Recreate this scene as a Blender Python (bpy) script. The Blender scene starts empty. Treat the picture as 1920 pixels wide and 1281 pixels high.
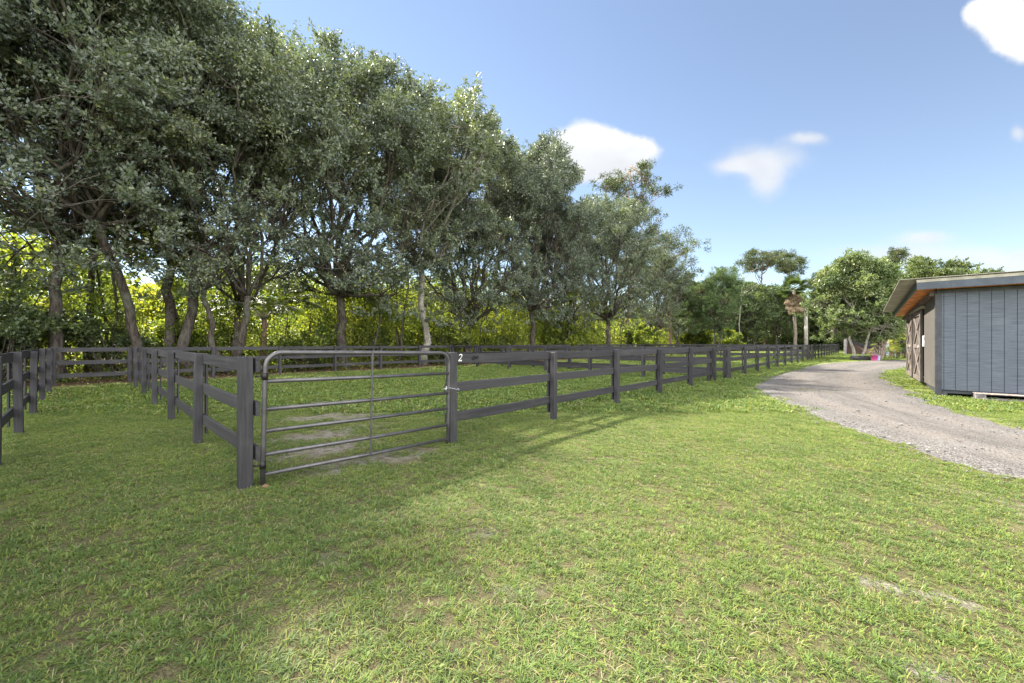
import bpy, math, random
import numpy as np
from mathutils import Vector, Matrix

R = math.radians
random.seed(7)
RNG = np.random.default_rng(11)
SC = bpy.context.scene
COL = SC.collection

# ------------------------------------------------------------------ camera, sky, sun, exposure
# yard frame: A runs along the long driveway fence, B from it back to the trees
G1 = np.array([-0.898, 5.684]); A = np.array([0.683, 0.7305]); B = np.array([-0.7305, 0.683])
def W(t, d): return G1 + A * t + B * d

cam_d = bpy.data.cameras.new('camera'); cam = bpy.data.objects.new('camera', cam_d); COL.objects.link(cam)
cam.location = (0, 0, 1.4); cam.rotation_euler = (R(90), 0, 0)
cam_d.lens = 14.0; cam_d.sensor_width = 36.0; cam_d.shift_y = 0.0013; cam_d.clip_end = 3000; cam_d.clip_start = 0.05
SC.camera = cam

SUN_EL = R(45.0); SUN_AZ = R(-48.0)            # azimuth from +Y, towards -X
SUN_DIR = Vector((math.sin(SUN_AZ) * math.cos(SUN_EL), math.cos(SUN_AZ) * math.cos(SUN_EL), math.sin(SUN_EL)))
SUN_STRENGTH = 5.0; SKY_STRENGTH = 0.15; EXPOSURE = 1.8
sun_d = bpy.data.lights.new('sun', 'SUN'); sun_d.energy = SUN_STRENGTH; sun_d.angle = R(0.6); sun_d.color = (1.0, 0.93, 0.80)
sun = bpy.data.objects.new('sun', sun_d); COL.objects.link(sun)
sun.rotation_euler = SUN_DIR.to_track_quat('Z', 'Y').to_euler()

class NT:
    """small node-tree helper"""
    def __init__(s, tree): s.t = tree; s.n = tree.nodes; s.l = tree.links
    def new(s, kind, **kw):
        n = s.n.new(kind)
        for k, v in kw.items(): setattr(n, k, v)
        return n
    def put(s, sock, v):
        if hasattr(v, 'is_linked') or hasattr(v, 'links'): s.l.new(v, sock)
        else: sock.default_value = v
    def math(s, op, a, b=0.0, c=None, clamp=False):
        n = s.new('ShaderNodeMath', operation=op, use_clamp=clamp); s.put(n.inputs[0], a); s.put(n.inputs[1], b)
        if c is not None: s.put(n.inputs[2], c)
        return n.outputs[0]
    def vmath(s, op, a, b=None):
        n = s.new('ShaderNodeVectorMath', operation=op); s.put(n.inputs[0], a)
        if b is not None: s.put(n.inputs[1], b)
        return n.outputs['Value'] if op in ('LENGTH', 'DOT_PRODUCT', 'DISTANCE') else n.outputs[0]
    def noise(s, vec, scale, detail=4.0, rough=0.55, dist=0.0):
        n = s.new('ShaderNodeTexNoise'); s.put(n.inputs['Vector'], vec); n.inputs['Scale'].default_value = scale
        n.inputs['Detail'].default_value = detail; n.inputs['Roughness'].default_value = rough; n.inputs['Distortion'].default_value = dist
        return n.outputs['Fac']
    def mapping(s, vec, scale=(1, 1, 1), loc=(0, 0, 0)):
        n = s.new('ShaderNodeMapping'); s.put(n.inputs['Vector'], vec); n.inputs['Scale'].default_value = scale; n.inputs['Location'].default_value = loc
        return n.outputs[0]
    def smooth(s, v, lo, hi):
        n = s.new('ShaderNodeMapRange', interpolation_type='SMOOTHSTEP'); s.put(n.inputs[0], v)
        n.inputs[1].default_value = lo; n.inputs[2].default_value = hi; n.inputs[3].default_value = 0.0; n.inputs[4].default_value = 1.0
        return n.outputs[0]
    def ramp(s, v, stops):
        n = s.new('ShaderNodeValToRGB'); s.put(n.inputs[0], v); e = n.color_ramp.elements
        while len(e) < len(stops): e.new(0.5)
        for k, (p, c) in enumerate(stops): e[k].position = p; e[k].color = (*c, 1)
        return n.outputs[0]
    def mix(s, f, a, b, blend='MIX'):
        n = s.new('ShaderNodeMix', data_type='RGBA', blend_type=blend); s.put(n.inputs[0], f)
        for i, v in ((6, a), (7, b)):
            if isinstance(v, tuple): v = (*v, 1) if len(v) == 3 else v
            s.put(n.inputs[i], v)
        return n.outputs[2]
    def bump(s, h, strength, dist):
        n = s.new('ShaderNodeBump'); s.put(n.inputs['Height'], h); n.inputs['Strength'].default_value = strength; n.inputs['Distance'].default_value = dist
        return n.outputs[0]

world = bpy.data.worlds.new('World'); SC.world = world; world.use_nodes = True
def build_world():
    k = NT(world.node_tree); k.n.clear()
    sky = k.new('ShaderNodeTexSky', sky_type='NISHITA'); sky.sun_disc = False
    sky.sun_elevation = SUN_EL; sky.sun_rotation = SUN_AZ; sky.air_density = 1.0; sky.dust_density = 0.0; sky.ozone_density = 1.5; sky.altitude = 0
    d = k.new('ShaderNodeTexCoord').outputs['Generated']
    sep = k.new('ShaderNodeSeparateXYZ'); k.put(sep.inputs[0], d)
    y = k.math('MAXIMUM', sep.outputs[1], 0.05)
    u = k.math('DIVIDE', sep.outputs[0], y); v = k.math('DIVIDE', sep.outputs[2], y)
    cmb = k.new('ShaderNodeCombineXYZ'); k.put(cmb.inputs[0], u); k.put(cmb.inputs[1], v); p = cmb.outputs[0]
    # warp so that the cloud outlines billow
    nz = k.new('ShaderNodeTexNoise'); k.put(nz.inputs['Vector'], p); nz.inputs['Scale'].default_value = 9; nz.inputs['Detail'].default_value = 5
    off = k.vmath('MULTIPLY', k.vmath('SUBTRACT', nz.outputs['Color'], (0.5, 0.5, 0.5)), (0.07, 0.05, 0))
    p = k.vmath('ADD', p, off)
    fine = k.noise(p, 26, 6, 0.6)
    def layer(blobs, lo, hi, gain):
        acc = None
        for (u0, v0, a, b) in blobs:
            q = k.vmath('LENGTH', k.vmath('MULTIPLY', k.vmath('SUBTRACT', p, (u0, v0, 0)), (1 / a, 1 / b, 0)))
            g = k.math('EXPONENT', k.math('MULTIPLY', k.math('MULTIPLY', q, q), -1.0))
            acc = g if acc is None else k.math('ADD', acc, g)
        m = k.math('ADD', acc, k.math('MULTIPLY', k.math('SUBTRACT', fine, 0.5), 0.35))
        return k.math('MULTIPLY', k.smooth(m, lo, hi), gain)
    thick = layer([(0.195, 0.515, 0.085, 0.05), (0.135, 0.465, 0.085, 0.045), (0.31, 0.49, 0.07, 0.03), (0.21, 0.45, 0.14, 0.05),
                   (1.24, 0.80, 0.08, 0.06), (1.30, 0.76, 0.07, 0.06), (1.34, 0.84, 0.12, 0.08), (1.18, 0.83, 0.05, 0.035)], 0.30, 0.75, 0.93)
    thin = layer([(0.64, 0.46, 0.10, 0.042), (0.63, 0.40, 0.05, 0.045), (0.56, 0.44, 0.06, 0.02), (0.745, 0.515, 0.055, 0.018),
                  (1.03, 0.268, 0.075, 0.02), (1.275, 0.52, 0.025, 0.02), (1.27, 0.205, 0.12, 0.03), (1.0, 0.22, 0.22, 0.03)], 0.1, 1.3, 0.8)
    m = k.math('MAXIMUM', thick, thin)
    m = k.math('MULTIPLY', m, k.math('GREATER_THAN', sep.outputs[1], 0.06))
    shade = k.ramp(k.smooth(v, 0.40, 0.56), [(0, (1.70, 1.74, 1.80)), (1, (2.15, 2.15, 2.13))])
    shade = k.mix(k.math('GREATER_THAN', thin, thick), shade, (1.85, 1.86, 1.88))
    fs = k.new('ShaderNodeCombineXYZ'); fv = k.math('ADD', .86, k.math('MULTIPLY', k.noise(p, 12, 5, .55), .28)); [k.put(fs.inputs[q], fv) for q in range(3)]
    shade = k.mix(1.0, shade, fs.outputs[0], 'MULTIPLY')
    hs = k.new('ShaderNodeHueSaturation'); hs.inputs['Saturation'].default_value = 0.86; hs.inputs['Value'].default_value = 0.425; k.put(hs.inputs['Color'], sky.outputs[0])
    # added bright cloud behind the camera, unseen fill that lifts the shaded areas
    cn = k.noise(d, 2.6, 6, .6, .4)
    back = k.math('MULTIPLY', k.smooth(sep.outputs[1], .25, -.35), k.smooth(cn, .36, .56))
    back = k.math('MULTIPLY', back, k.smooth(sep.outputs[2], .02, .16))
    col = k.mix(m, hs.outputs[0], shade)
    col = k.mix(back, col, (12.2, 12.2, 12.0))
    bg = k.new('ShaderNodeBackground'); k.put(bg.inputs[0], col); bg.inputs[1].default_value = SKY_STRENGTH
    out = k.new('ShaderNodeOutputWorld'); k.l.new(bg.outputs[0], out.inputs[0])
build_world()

SC.view_settings.view_transform = 'Standard'; SC.view_settings.look = 'None'; SC.view_settings.gamma = 1.0
SC.view_settings.exposure = EXPOSURE; SC.view_settings.use_curve_mapping = False
SC.render.engine = 'CYCLES'
SC.cycles.max_bounces = 7; SC.cycles.diffuse_bounces = 3; SC.cycles.glossy_bounces = 2; SC.cycles.transmission_bounces = 4
SC.cycles.sample_clamp_indirect = 4.0

# ------------------------------------------------------------------ materials
MATS = {}
def material(name):
    m = bpy.data.materials.new(name); m.use_nodes = True; k = NT(m.node_tree); k.n.clear()
    out = k.new('ShaderNodeOutputMaterial'); MATS[name] = m
    return m, k, out
def principled(k, out, col, rough=0.7, normal=None, spec=0.3, metal=0.0):
    p = k.new('ShaderNodeBsdfPrincipled'); k.put(p.inputs['Base Color'], (*col, 1) if isinstance(col, tuple) else col)
    k.put(p.inputs['Roughness'], rough); p.inputs['Specular IOR Level'].default_value = spec; p.inputs['Metallic'].default_value = metal
    if normal is not None: k.l.new(normal, p.inputs['Normal'])
    k.l.new(p.outputs[0], out.inputs[0]); return p

def leaf_material(name, stops, trans, back, rough=0.45, spec=0.5):
    """leaf colour follows the per-leaf 'tone'; light also passes through the blade"""
    m, k, out = material(name)
    a = k.new('ShaderNodeAttribute', attribute_name='tone').outputs['Fac']
    oi = k.new('ShaderNodeObjectInfo').outputs['Random']
    f = k.math('ADD', a, k.math('MULTIPLY', k.math('SUBTRACT', oi, 0.5), 0.28), clamp=True)
    col = k.ramp(f, stops)
    p = k.new('ShaderNodeBsdfPrincipled'); k.put(p.inputs['Base Color'], col); p.inputs['Roughness'].default_value = rough
    p.inputs['Specular IOR Level'].default_value = spec
    t = k.new('ShaderNodeBsdfTranslucent'); k.put(t.inputs[0], k.mix(1.0, col, (*back, 1), 'MULTIPLY'))
    mx = k.new('ShaderNodeMixShader'); mx.inputs[0].default_value = trans
    k.l.new(p.outputs[0], mx.inputs[1]); k.l.new(t.outputs[0], mx.inputs[2]); k.l.new(mx.outputs[0], out.inputs[0])
    return m
leaf_material('oak_leaf', [(0, (.062, .076, .066)), (.5, (.125, .147, .121)), (.85, (.185, .207, .135)), (1, (.22, .23, .09))], .26, (1.6, 1.8, .7), .46, .5)
leaf_material('understory_leaf', [(0, (.030, .05, .018)), (.4, (.085, .12, .030)), (.7, (.185, .215, .045)), (1, (.30, .29, .065))], .58, (2.0, 2.0, .9), .5, .35)
leaf_material('pine_needle', [(0, (.035, .05, .03)), (1, (.11, .13, .055))], .2, (1.8, 2.0, .8), .5, .3)
leaf_material('round_tree_leaf', [(0, (.055, .085, .04)), (.45, (.13, .17, .075)), (.8, (.27, .30, .14)), (1, (.42, .40, .24))], .25, (1.8, 2.0, .8), .35, .55)
leaf_material('far_leaf', [(0, (.035, .055, .03)), (.6, (.085, .115, .05)), (1, (.19, .21, .07))], .3, (2, 2.1, .8), .45, .4)
leaf_material('feathery_leaf', [(0, (.05, .075, .04)), (1, (.12, .165, .075))], .3, (1.8, 2.0, .8), .5, .3)
leaf_material('palm_frond', [(0, (.06, .085, .03)), (.6, (.14, .18, .05)), (1, (.33, .30, .12))], .35, (2, 2.0, .7), .4, .45)
leaf_material('dead_frond', [(0, (.07, .052, .032)), (1, (.22, .165, .10))], .15, (1.4, 1.2, .9), .7, .2)
leaf_material('grass_blade', [(0, (.070, .108, .036)), (.4, (.125, .192, .050)), (.75, (.208, .262, .054)), (.9, (.265, .25, .08)), (1, (.30, .255, .17))], .36, (1.5, 1.4, .7), .6, .3)
leaf_material('dry_leaf', [(0, (.09, .05, .03)), (.7, (.24, .15, .08)), (1, (.42, .33, .22))], .1, (1, 1, 1), .7, .2)

def bark(name, c0, c1, sc=1.0):
    m, k, out = material(name)
    o = k.new('ShaderNodeTexCoord').outputs['Object']
    n1 = k.noise(k.mapping(o, (9 * sc, 9 * sc, 2.2 * sc)), 1.6, 6, .65); n2 = k.noise(o, 1.3, 3)
    col = k.mix(k.smooth(n1, .35, .68), c0, c1); col = k.mix(k.math('MULTIPLY', k.smooth(n2, .5, .75), .7), col, (.16, .165, .135))
    principled(k, out, col, .85, k.bump(n1, .9, .03), .2)
bark('oak_bark', (.035, .028, .024), (.115, .096, .08))
bark('pale_bark', (.16, .14, .12), (.40, .37, .33))
bark('pine_bark', (.09, .055, .04), (.26, .17, .13))
bark('palm_bark', (.10, .08, .06), (.30, .25, .20))

def fence_wood(name, stretch):
    m, k, out = material(name)
    o = k.new('ShaderNodeTexCoord').outputs['Object']; r = k.new('ShaderNodeObjectInfo').outputs['Random']
    sh = k.new('ShaderNodeCombineXYZ'); k.put(sh.inputs[0], k.math('MULTIPLY', r, 31.0)); k.put(sh.inputs[2], k.math('MULTIPLY', r, 17.0))
    q = k.vmath('ADD', o, sh.outputs[0])
    g = k.noise(k.mapping(q, stretch), 1.0, 6, .6, .3); w = k.noise(q, 3.0, 4)
    knot = k.smooth(k.noise(k.mapping(q, (stretch[0] * .5, 12, stretch[2] * .5)), 1.1, 1), .78, .83)
    c = k.mix(k.smooth(g, .3, .75), (.013, .012, .0145), (.038, .0355, .041)); c = k.mix(k.math('MULTIPLY', k.smooth(w, .5, .8), .5), c, (.09, .078, .074))
    c = k.mix(k.math('MULTIPLY', knot, .6), c, (.02, .017, .016))
    c = k.mix(k.math('MULTIPLY', r, .3), c, (.066, .063, .070))
    principled(k, out, c, .62, k.bump(g, .5, .006), .4)
fence_wood('rail_wood', (2.0, 40, 40)); fence_wood('post_wood', (40, 40, 2.0))

def plain(name, col, rough=.6, spec=.3, metal=0., var=.25, scale=6., bump=0.):
    m, k, out = material(name)
    o = k.new('ShaderNodeTexCoord').outputs['Object']; n = k.noise(o, scale, 5, .6)
    c = k.mix(k.smooth(n, .35, .7), tuple(x * (1 - var) for x in col), tuple(min(1, x * (1 + var)) for x in col))
    principled(k, out, c, rough, k.bump(n, bump, .01) if bump else None, spec, metal)
plain('gate_steel', (.10, .094, .10), .36, .5, .5, .2, 9)
plain('dark_iron', (.03, .028, .028), .5, .5, .6)
plain('zinc', (.42, .42, .44), .4, .5, .8)
plain('white_paint', (.78, .78, .76), .5)
plain('soffit_ply', (.72, .23, .045), .6, .3, 0, .45, 5)
plain('cream_trim', (.29, .27, .22), .6, .3, 0, .2, 5)
plain('dark_trim', (.05, .052, .062), .6, .35, 0, .25, 4)
plain('fascia_paint', (.06, .072, .095), .55, .35, 0, .2, 3)
plain('door_wood', (.15, .125, .11), .75, .2, 0, .3, 4)
plain('door_dark', (.055, .045, .04), .8, .2)
plain('pink_plastic', (.50, .075, .25), .4, .5, 0, .1)
plain('blue_plastic', (.03, .13, .36), .4, .5, 0, .2)
plain('pale_plastic', (.45, .52, .68), .5, .4)
plain('orange_wood', (.42, .19, .08), .6)
plain('rubber', (.025, .025, .027), .8)
plain('pallet_wood', (.17, .155, .16), .8, .2, 0, .4, 10)
plain('pallet_end', (.42, .33, .29), .8, .2, 0, .3, 12)
plain('bay_plank', (.30, .27, .28), .8, .2, 0, .3, 3)
plain('bay_dark', (.05, .045, .05), .8, .2, 0, .3, 3)
plain('mulch', (.06, .04, .03), .95, .1, 0, .6, 9, .6)
plain('stone', (.14, .132, .128), .9, .2, 0, .35, 9)

def siding(name, c0, c1):
    """rough-sawn plywood: fine level saw marks"""
    m, k, out = material(name)
    o = k.new('ShaderNodeTexCoord').outputs['Object']
    h = k.noise(k.mapping(o, (2.5, 2.5, 55)), 1, 4, .6); w = k.noise(o, 1.1, 4)
    c = k.mix(k.smooth(h, .35, .68), c0, c1); c = k.mix(k.math('MULTIPLY', k.smooth(w, .5, .8), .4), c, tuple(x * 1.35 for x in c1))
    principled(k, out, c, .75, k.bump(h, .5, .006), .25)
siding('siding_blue', (.072, .084, .108), (.112, .126, .155)); siding('siding_tan', (.068, .062, .057), (.108, .099, .090))

def corrugated():
    m, k, out = material('roof_sheet')
    o = k.new('ShaderNodeTexCoord').outputs['Object']; n = k.noise(o, 2.5, 5)
    c = k.mix(k.smooth(n, .35, .7), (.27, .25, .22), (.42, .39, .35)); principled(k, out, c, .55, None, .4, .2)
corrugated()

# ------------------------------------------------------------------ driveway outline and bare spots, shared by ground and grass
ROAD_L = np.array([(4.6, -3.0), (4.9, 1.5), (5.1, 4.0), (5.25, 5.2), (5.6, 6.6), (5.9, 8.2), (6.5, 10.2), (7.3, 12.2), (9.3, 15.0), (13.8, 20.0), (21.0, 27.0), (31.0, 32.8), (48.0, 36.5), (75, 40)])
ROAD_R = np.array([(7.6, -3.0), (7.9, 2.0), (8.2, 5.4), (8.45, 6.5), (9.0, 7.7), (9.6, 8.8), (10.6, 10.2), (11.9, 11.7), (14.0, 14.5), (17.2, 18.2), (24.0, 23.4), (33.0, 27.2), (49.0, 30.0), (76, 33)])
def resample(p, n):
    s = np.r_[0, np.cumsum(np.linalg.norm(np.diff(p, axis=0), axis=1))]
    # Catmull-Rom through the points
    q = np.linspace(0, len(p) - 1, 400); i = np.clip(q.astype(int), 0, len(p) - 2); f = (q - i)[:, None]
    P = np.vstack([2 * p[0] - p[1], p, 2 * p[-1] - p[-2]]); p0, p1, p2, p3 = P[i], P[i + 1], P[i + 2], P[i + 3]
    c = .5 * (2 * p1 + (p2 - p0) * f + (2 * p0 - 5 * p1 + 4 * p2 - p3) * f ** 2 + (3 * p1 - p0 - 3 * p2 + p3) * f ** 3)
    s = np.r_[0, np.cumsum(np.linalg.norm(np.diff(c, axis=0), axis=1))]
    t = np.linspace(0, 1, n) ** 1.5 * s[-1]
    return np.c_[np.interp(t, s, c[:, 0]), np.interp(t, s, c[:, 1])]
NR = 260
def wob(n, amp, seed):
    r = np.random.default_rng(seed); x = np.linspace(0, 1, n); o = np.zeros(n)
    for f in (9, 21, 43, 80): o += r.normal() * np.sin(2 * np.pi * (f * x + r.random())) / f ** .5
    return o * amp
RL = resample(ROAD_L, NR); RR = resample(ROAD_R, NR)
_dir = (RR - RL) / np.linalg.norm(RR - RL, axis=1)[:, None]
RL = RL + _dir * wob(NR, .22, 1)[:, None]; RR = RR + _dir * wob(NR, .3, 2)[:, None]
def inside(poly, x, y):
    c = np.zeros(x.shape, bool); n = len(poly); j = n - 1
    for i in range(n):
        xi, yi = poly[i]; xj, yj = poly[j]
        k = ((yi > y) != (yj > y)) & (x < (xj - xi) * (y - yi) / (yj - yi + 1e-12) + xi); c ^= k; j = i
    return c
ROAD_POLY = np.vstack([RL, RR[::-1]])
# x, y, radius along, radius across, heading (deg), strength
BARE = [(-1.75, 4.75, .55, .20, 45, .95), (-2.5, 5.3, .6, .25, 50, .9), (-2.9, 6.2, .75, .3, 45, .85), (-3.4, 7.6, .8, .35, 20, .8), (-1.2, 5.0, .3, .15, 45, .7), (-4.4, 9.2, 1.2, .5, 45, .55),
        (2.17, 2.33, .10, .05, -28, 1.), (2.40, 2.20, .12, .045, -28, .95), (1.78, 1.72, .1, .05, -40, .8), (1.5, 1.6, .09, .04, 10, .7), (-.25, 3.0, .13, .06, 0, .6), (.02, 2.3, .12, .06, 0, .5),
        (-1.2, 2.6, .1, .06, 0, .4), (1.0, 1.62, .1, .06, 0, .6), (4.3, 3.2, .5, .25, 90, .45), (-8.6, 9.2, .9, .2, 20, .6), (15.8, 16.4, 1.2, .5, 40, .5)]
def bare_at(x, y):
    m = np.zeros_like(x)
    for (cx, cy, a, b, h, s) in BARE:
        x_, y_ = x + .12 * np.sin(y * 7.1 + 3 * x) + .05 * np.sin(19 * y), y + .12 * np.sin(x * 6.3 + 2 * y) + .05 * np.sin(17 * x)
        c, sn = math.cos(R(h)), math.sin(R(h)); k_ = 1 if b > .1 else 0; xx = x_ if k_ else x; yy = y_ if k_ else y; u = ((xx - cx) * c + (yy - cy) * sn) / a; v = (-(xx - cx) * sn + (yy - cy) * c) / b
        m = np.maximum(m, s * np.exp(-(u * u + v * v) ** 1.5 * .7))
    return m

def ground_material():
    m, k, out = material('lawn_ground')
    pos = k.new('ShaderNodeNewGeometry').outputs['Position']
    n1 = k.noise(pos, .5, 5, .6); n2 = k.noise(pos, 9, 5, .65); n3 = k.noise(pos, 70, 3, .7)
    green = k.ramp(k.math('ADD', k.math('MULTIPLY', n2, .6), k.math('MULTIPLY', n3, .4)), [(.3, (.08, .105, .035)), (.5, (.17, .21, .055)), (.7, (.27, .29, .09))])
    soil = k.ramp(n3, [(.3, (.12, .10, .085)), (.7, (.34, .31, .29))])
    thatch = k.ramp(n3, [(.3, (.05, .045, .025)), (.7, (.16, .135, .075))])
    cd = k.vmath('LENGTH', pos)
    far = k.smooth(cd, 4.0, 16.0)
    col = k.mix(far, k.mix(k.math('MULTIPLY', k.smooth(n2, .45, .8), .5), thatch, green), green)
    col = k.mix(k.math('MULTIPLY', k.smooth(n1, .5, .75), .35), col, (.20, .19, .085))
    nd = k.new('ShaderNodeTexNoise'); k.put(nd.inputs['Vector'], pos); nd.inputs['Scale'].default_value = 4; nd.inputs['Detail'].default_value = 7; nd.inputs['Roughness'].default_value = .7
    wp = k.vmath('ADD', pos, k.vmath('MULTIPLY', k.vmath('SUBTRACT', nd.outputs['Color'], (.5, .5, .5)), (.75, .75, 0)))
    wq = k.vmath('ADD', pos, k.vmath('MULTIPLY', k.vmath('SUBTRACT', nd.outputs['Color'], (.5, .5, .5)), (.12, .12, 0)))
    acc = None
    for (cx, cy, a, b, h, s) in BARE:
        mp = k.new('ShaderNodeMapping', vector_type='TEXTURE'); k.put(mp.inputs['Vector'], wp if b > .1 else wq); mp.inputs['Location'].default_value = (cx, cy, 0)
        mp.inputs['Rotation'].default_value = (0, 0, R(h)); mp.inputs['Scale'].default_value = (a * 1.25, b * 1.25, 1000)
        g = k.math('MULTIPLY', k.smooth(k.vmath('LENGTH', mp.outputs[0]), 1.5, .35), s)
        acc = g if acc is None else k.math('MAXIMUM', acc, g)
    acc = k.math('MULTIPLY', acc, k.smooth(n2, .30, .62)); col = k.mix(acc, col, soil)
    d = k.math('ADD', k.vmath('DOT_PRODUCT', k.vmath('SUBTRACT', pos, (G1[0], G1[1], 0)), (B[0], B[1], 0)), k.math('MULTIPLY', n1, 2.4))
    litter = k.smooth(d, 15.2, 17.2)
    col = k.mix(litter, col, k.ramp(n3, [(.3, (.045, .03, .022)), (.5, (.11, .07, .045)), (.72, (.21, .15, .10))]))
    principled(k, out, col, .95, k.bump(k.math('ADD', n2, n3), .8, .04), .1)
ground_material()
def gravel_material():
    m, k, out = material('gravel_road')
    pos = k.new('ShaderNodeNewGeometry').outputs['Position']; uv = k.new('ShaderNodeUVMap').outputs[0]
    v = k.new('ShaderNodeTexVoronoi'); k.put(v.inputs['Vector'], pos); v.inputs['Scale'].default_value = 24
    v2 = k.new('ShaderNodeTexVoronoi'); k.put(v2.inputs['Vector'], pos); v2.inputs['Scale'].default_value = 55
    st = k.noise(k.mapping(uv, (11, .5, 1)), 1, 5, .6, .6); n = k.noise(pos, 1.2, 5, .6); nf = k.noise(pos, 90, 3, .7)
    base = k.mix(k.smooth(st, .36, .64), (.070, .061, .055), (.150, .131, .117))
    stone = k.ramp(k.new('ShaderNodeSeparateColor').outputs[0], [(0, (.2, .2, .2)), (1, (.5, .5, .5))])
    sc = k.new('ShaderNodeSeparateColor'); k.put(sc.inputs[0], v2.outputs['Color'])
    stone = k.ramp(sc.outputs[0], [(.1, (.062, .06, .06)), (.5, (.13, .125, .123)), (.95, (.26, .255, .25))])
    sc2 = k.new('ShaderNodeSeparateColor'); k.put(sc2.inputs[0], uv); 
    sx = k.new('ShaderNodeSeparateXYZ'); k.put(sx.inputs[0], uv)
    edge = k.smooth(k.math('ABSOLUTE', k.math('SUBTRACT', sx.outputs[0], .5)), .22, .5)
    ru = k.math('ADD', sx.outputs[0], k.math('MULTIPLY', k.math('SUBTRACT', n, .5), .12))
    trk = None
    for c_ in (.30, .70):
        q = k.math('SUBTRACT', 1.0, k.smooth(k.math('ABSOLUTE', k.math('SUBTRACT', ru, c_)), .03, .14)); trk = q if trk is None else k.math('ADD', trk, q, clamp=True)
    base = k.mix(k.math('MULTIPLY', trk, .75), k.mix(.4, base, (.075, .066, .06)), (.158, .137, .121))
    f = k.math('ADD', k.math('MULTIPLY', edge, .38), k.math('MULTIPLY', k.smooth(n, .45, .7), .35), clamp=True)
    col = k.mix(f, k.mix(.3, base, stone), stone)
    col = k.mix(k.math('MULTIPLY', k.smooth(nf, .5, .8), .35), col, (.19, .165, .15))
    h = k.math('ADD', k.math('MULTIPLY', v2.outputs['Distance'], -1.0), k.math('MULTIPLY', st, .6))
    principled(k, out, col, .95, k.bump(h, .7, .03), .15)
gravel_material()

# ------------------------------------------------------------------ mesh helpers
class Geo:
    def __init__(s): s.v = []; s.f = []; s.n = 0
    def add(s, v, f):
        s.v.append(np.asarray(v, float).reshape(-1, 3)); o = s.n; s.f.extend([tuple(i + o for i in q) for q in f]); s.n += len(s.v[-1])
    def box(s, lo, hi, ch=0.0, rot=None, at=(0, 0, 0)):
        x0, y0, z0 = lo; x1, y1, z1 = hi
        if ch <= 0:
            v = [(x0, y0, z0), (x1, y0, z0), (x1, y1, z0), (x0, y1, z0), (x0, y0, z1), (x1, y0, z1), (x1, y1, z1), (x0, y1, z1)]
            f = [(3, 2, 1, 0), (4, 5, 6, 7), (0, 1, 5, 4), (1, 2, 6, 5), (2, 3, 7, 6), (3, 0, 4, 7)]
        else:      # rounded-off box: chamfered ring layers along z
            def ring(i, z): return [(x0 + i, y0 + ch, z), (x0 + ch, y0 + i, z), (x1 - ch, y0 + i, z), (x1 - i, y0 + ch, z), (x1 - i, y1 - ch, z), (x1 - ch, y1 - i, z), (x0 + ch, y1 - i, z), (x0 + i, y1 - ch, z)]
            v = ring(ch * .9, z0) + ring(0, z0 + ch) + ring(0, z1 - ch) + ring(ch * .9, z1); f = []
            for L in range(3):
                for i in range(8): f.append((L * 8 + i, L * 8 + (i + 1) % 8, L * 8 + 8 + (i + 1) % 8, L * 8 + 8 + i))
            f.append(tuple(reversed(range(8)))); f.append(tuple(range(24, 32)))
        v = np.array(v, float)
        if rot is not None: v = v @ np.array(rot).T
        s.add(v + np.array(at), f)
    def tube(s, pts, rad, k=6, cap=True, closed=False):
        pts = np.asarray(pts, float); n = len(pts); rad = np.broadcast_to(np.asarray(rad, float), (n,))
        tan = np.gradient(pts, axis=0)
        if closed: tan = np.roll(pts, -1, 0) - np.roll(pts, 1, 0)
        tan /= np.linalg.norm(tan, axis=1)[:, None] + 1e-9
        up = np.array([0, 0, 1.]) if abs(tan[0][2]) < .9 else np.array([1., 0, 0])
        vs = []; a = np.arange(k) * 2 * np.pi / k
        e1 = np.cross(tan[0], up); e1 /= np.linalg.norm(e1)
        for i in range(n):
            e1 = e1 - tan[i] * e1.dot(tan[i]); e1 /= np.linalg.norm(e1) + 1e-9; e2 = np.cross(tan[i], e1)
            vs.append(pts[i] + rad[i] * (np.cos(a)[:, None] * e1 + np.sin(a)[:, None] * e2))
        f = []
        for i in range(n if closed else n - 1):
            j = (i + 1) % n
            for q in range(k): f.append((i * k + q, i * k + (q + 1) % k, j * k + (q + 1) % k, j * k + q))
        if cap and not closed: f.append(tuple(reversed(range(k)))); f.append(tuple((n - 1) * k + q for q in range(k)))
        s.add(np.vstack(vs), f)
    def lathe(s, prof, k=20, at=(0, 0, 0), capb=True):
        v = []; f = []
        for (r, z) in prof:
            for q in range(k): v.append((at[0] + r * math.cos(2 * math.pi * q / k), at[1] + r * math.sin(2 * math.pi * q / k), at[2] + z))
        for i in range(len(prof) - 1):
            for q in range(k): f.append((i * k + q, i * k + (q + 1) % k, (i + 1) * k + (q + 1) % k, (i + 1) * k + q))
        if capb: f.append(tuple(reversed(range(k)))); f.append(tuple((len(prof) - 1) * k + q for q in range(k)))
        s.add(v, f)
    def mesh(s, name, mat, smooth=False):
        me = bpy.data.meshes.new(name); me.from_pydata(np.vstack(s.v).tolist(), [], s.f); me.materials.append(MATS[mat])
        if smooth: me.polygons.foreach_set('use_smooth', np.ones(len(me.polygons), bool))
        me.update(); return me
def link(name, me, parent=None, loc=None, rot=None):
    o = bpy.data.objects.new(name, me); COL.objects.link(o)
    if parent is not None: o.parent = parent
    if loc is not None: o.location = loc
    if rot is not None: o.rotation_euler = rot
    return o
def tag(o, label=None, cat=None, group=None, kind=None):
    if label: o['label'] = label
    if cat: o['category'] = cat
    if group: o['group'] = group
    if kind: o['kind'] = kind
    return o
def empty(name, loc, rz=0.0, label=None, cat=None, group=None):
    e = bpy.data.objects.new(name, None); COL.objects.link(e); e.empty_display_size = .2; e.location = loc; e.rotation_euler = (0, 0, rz)
    return tag(e, label, cat, group)

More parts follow.
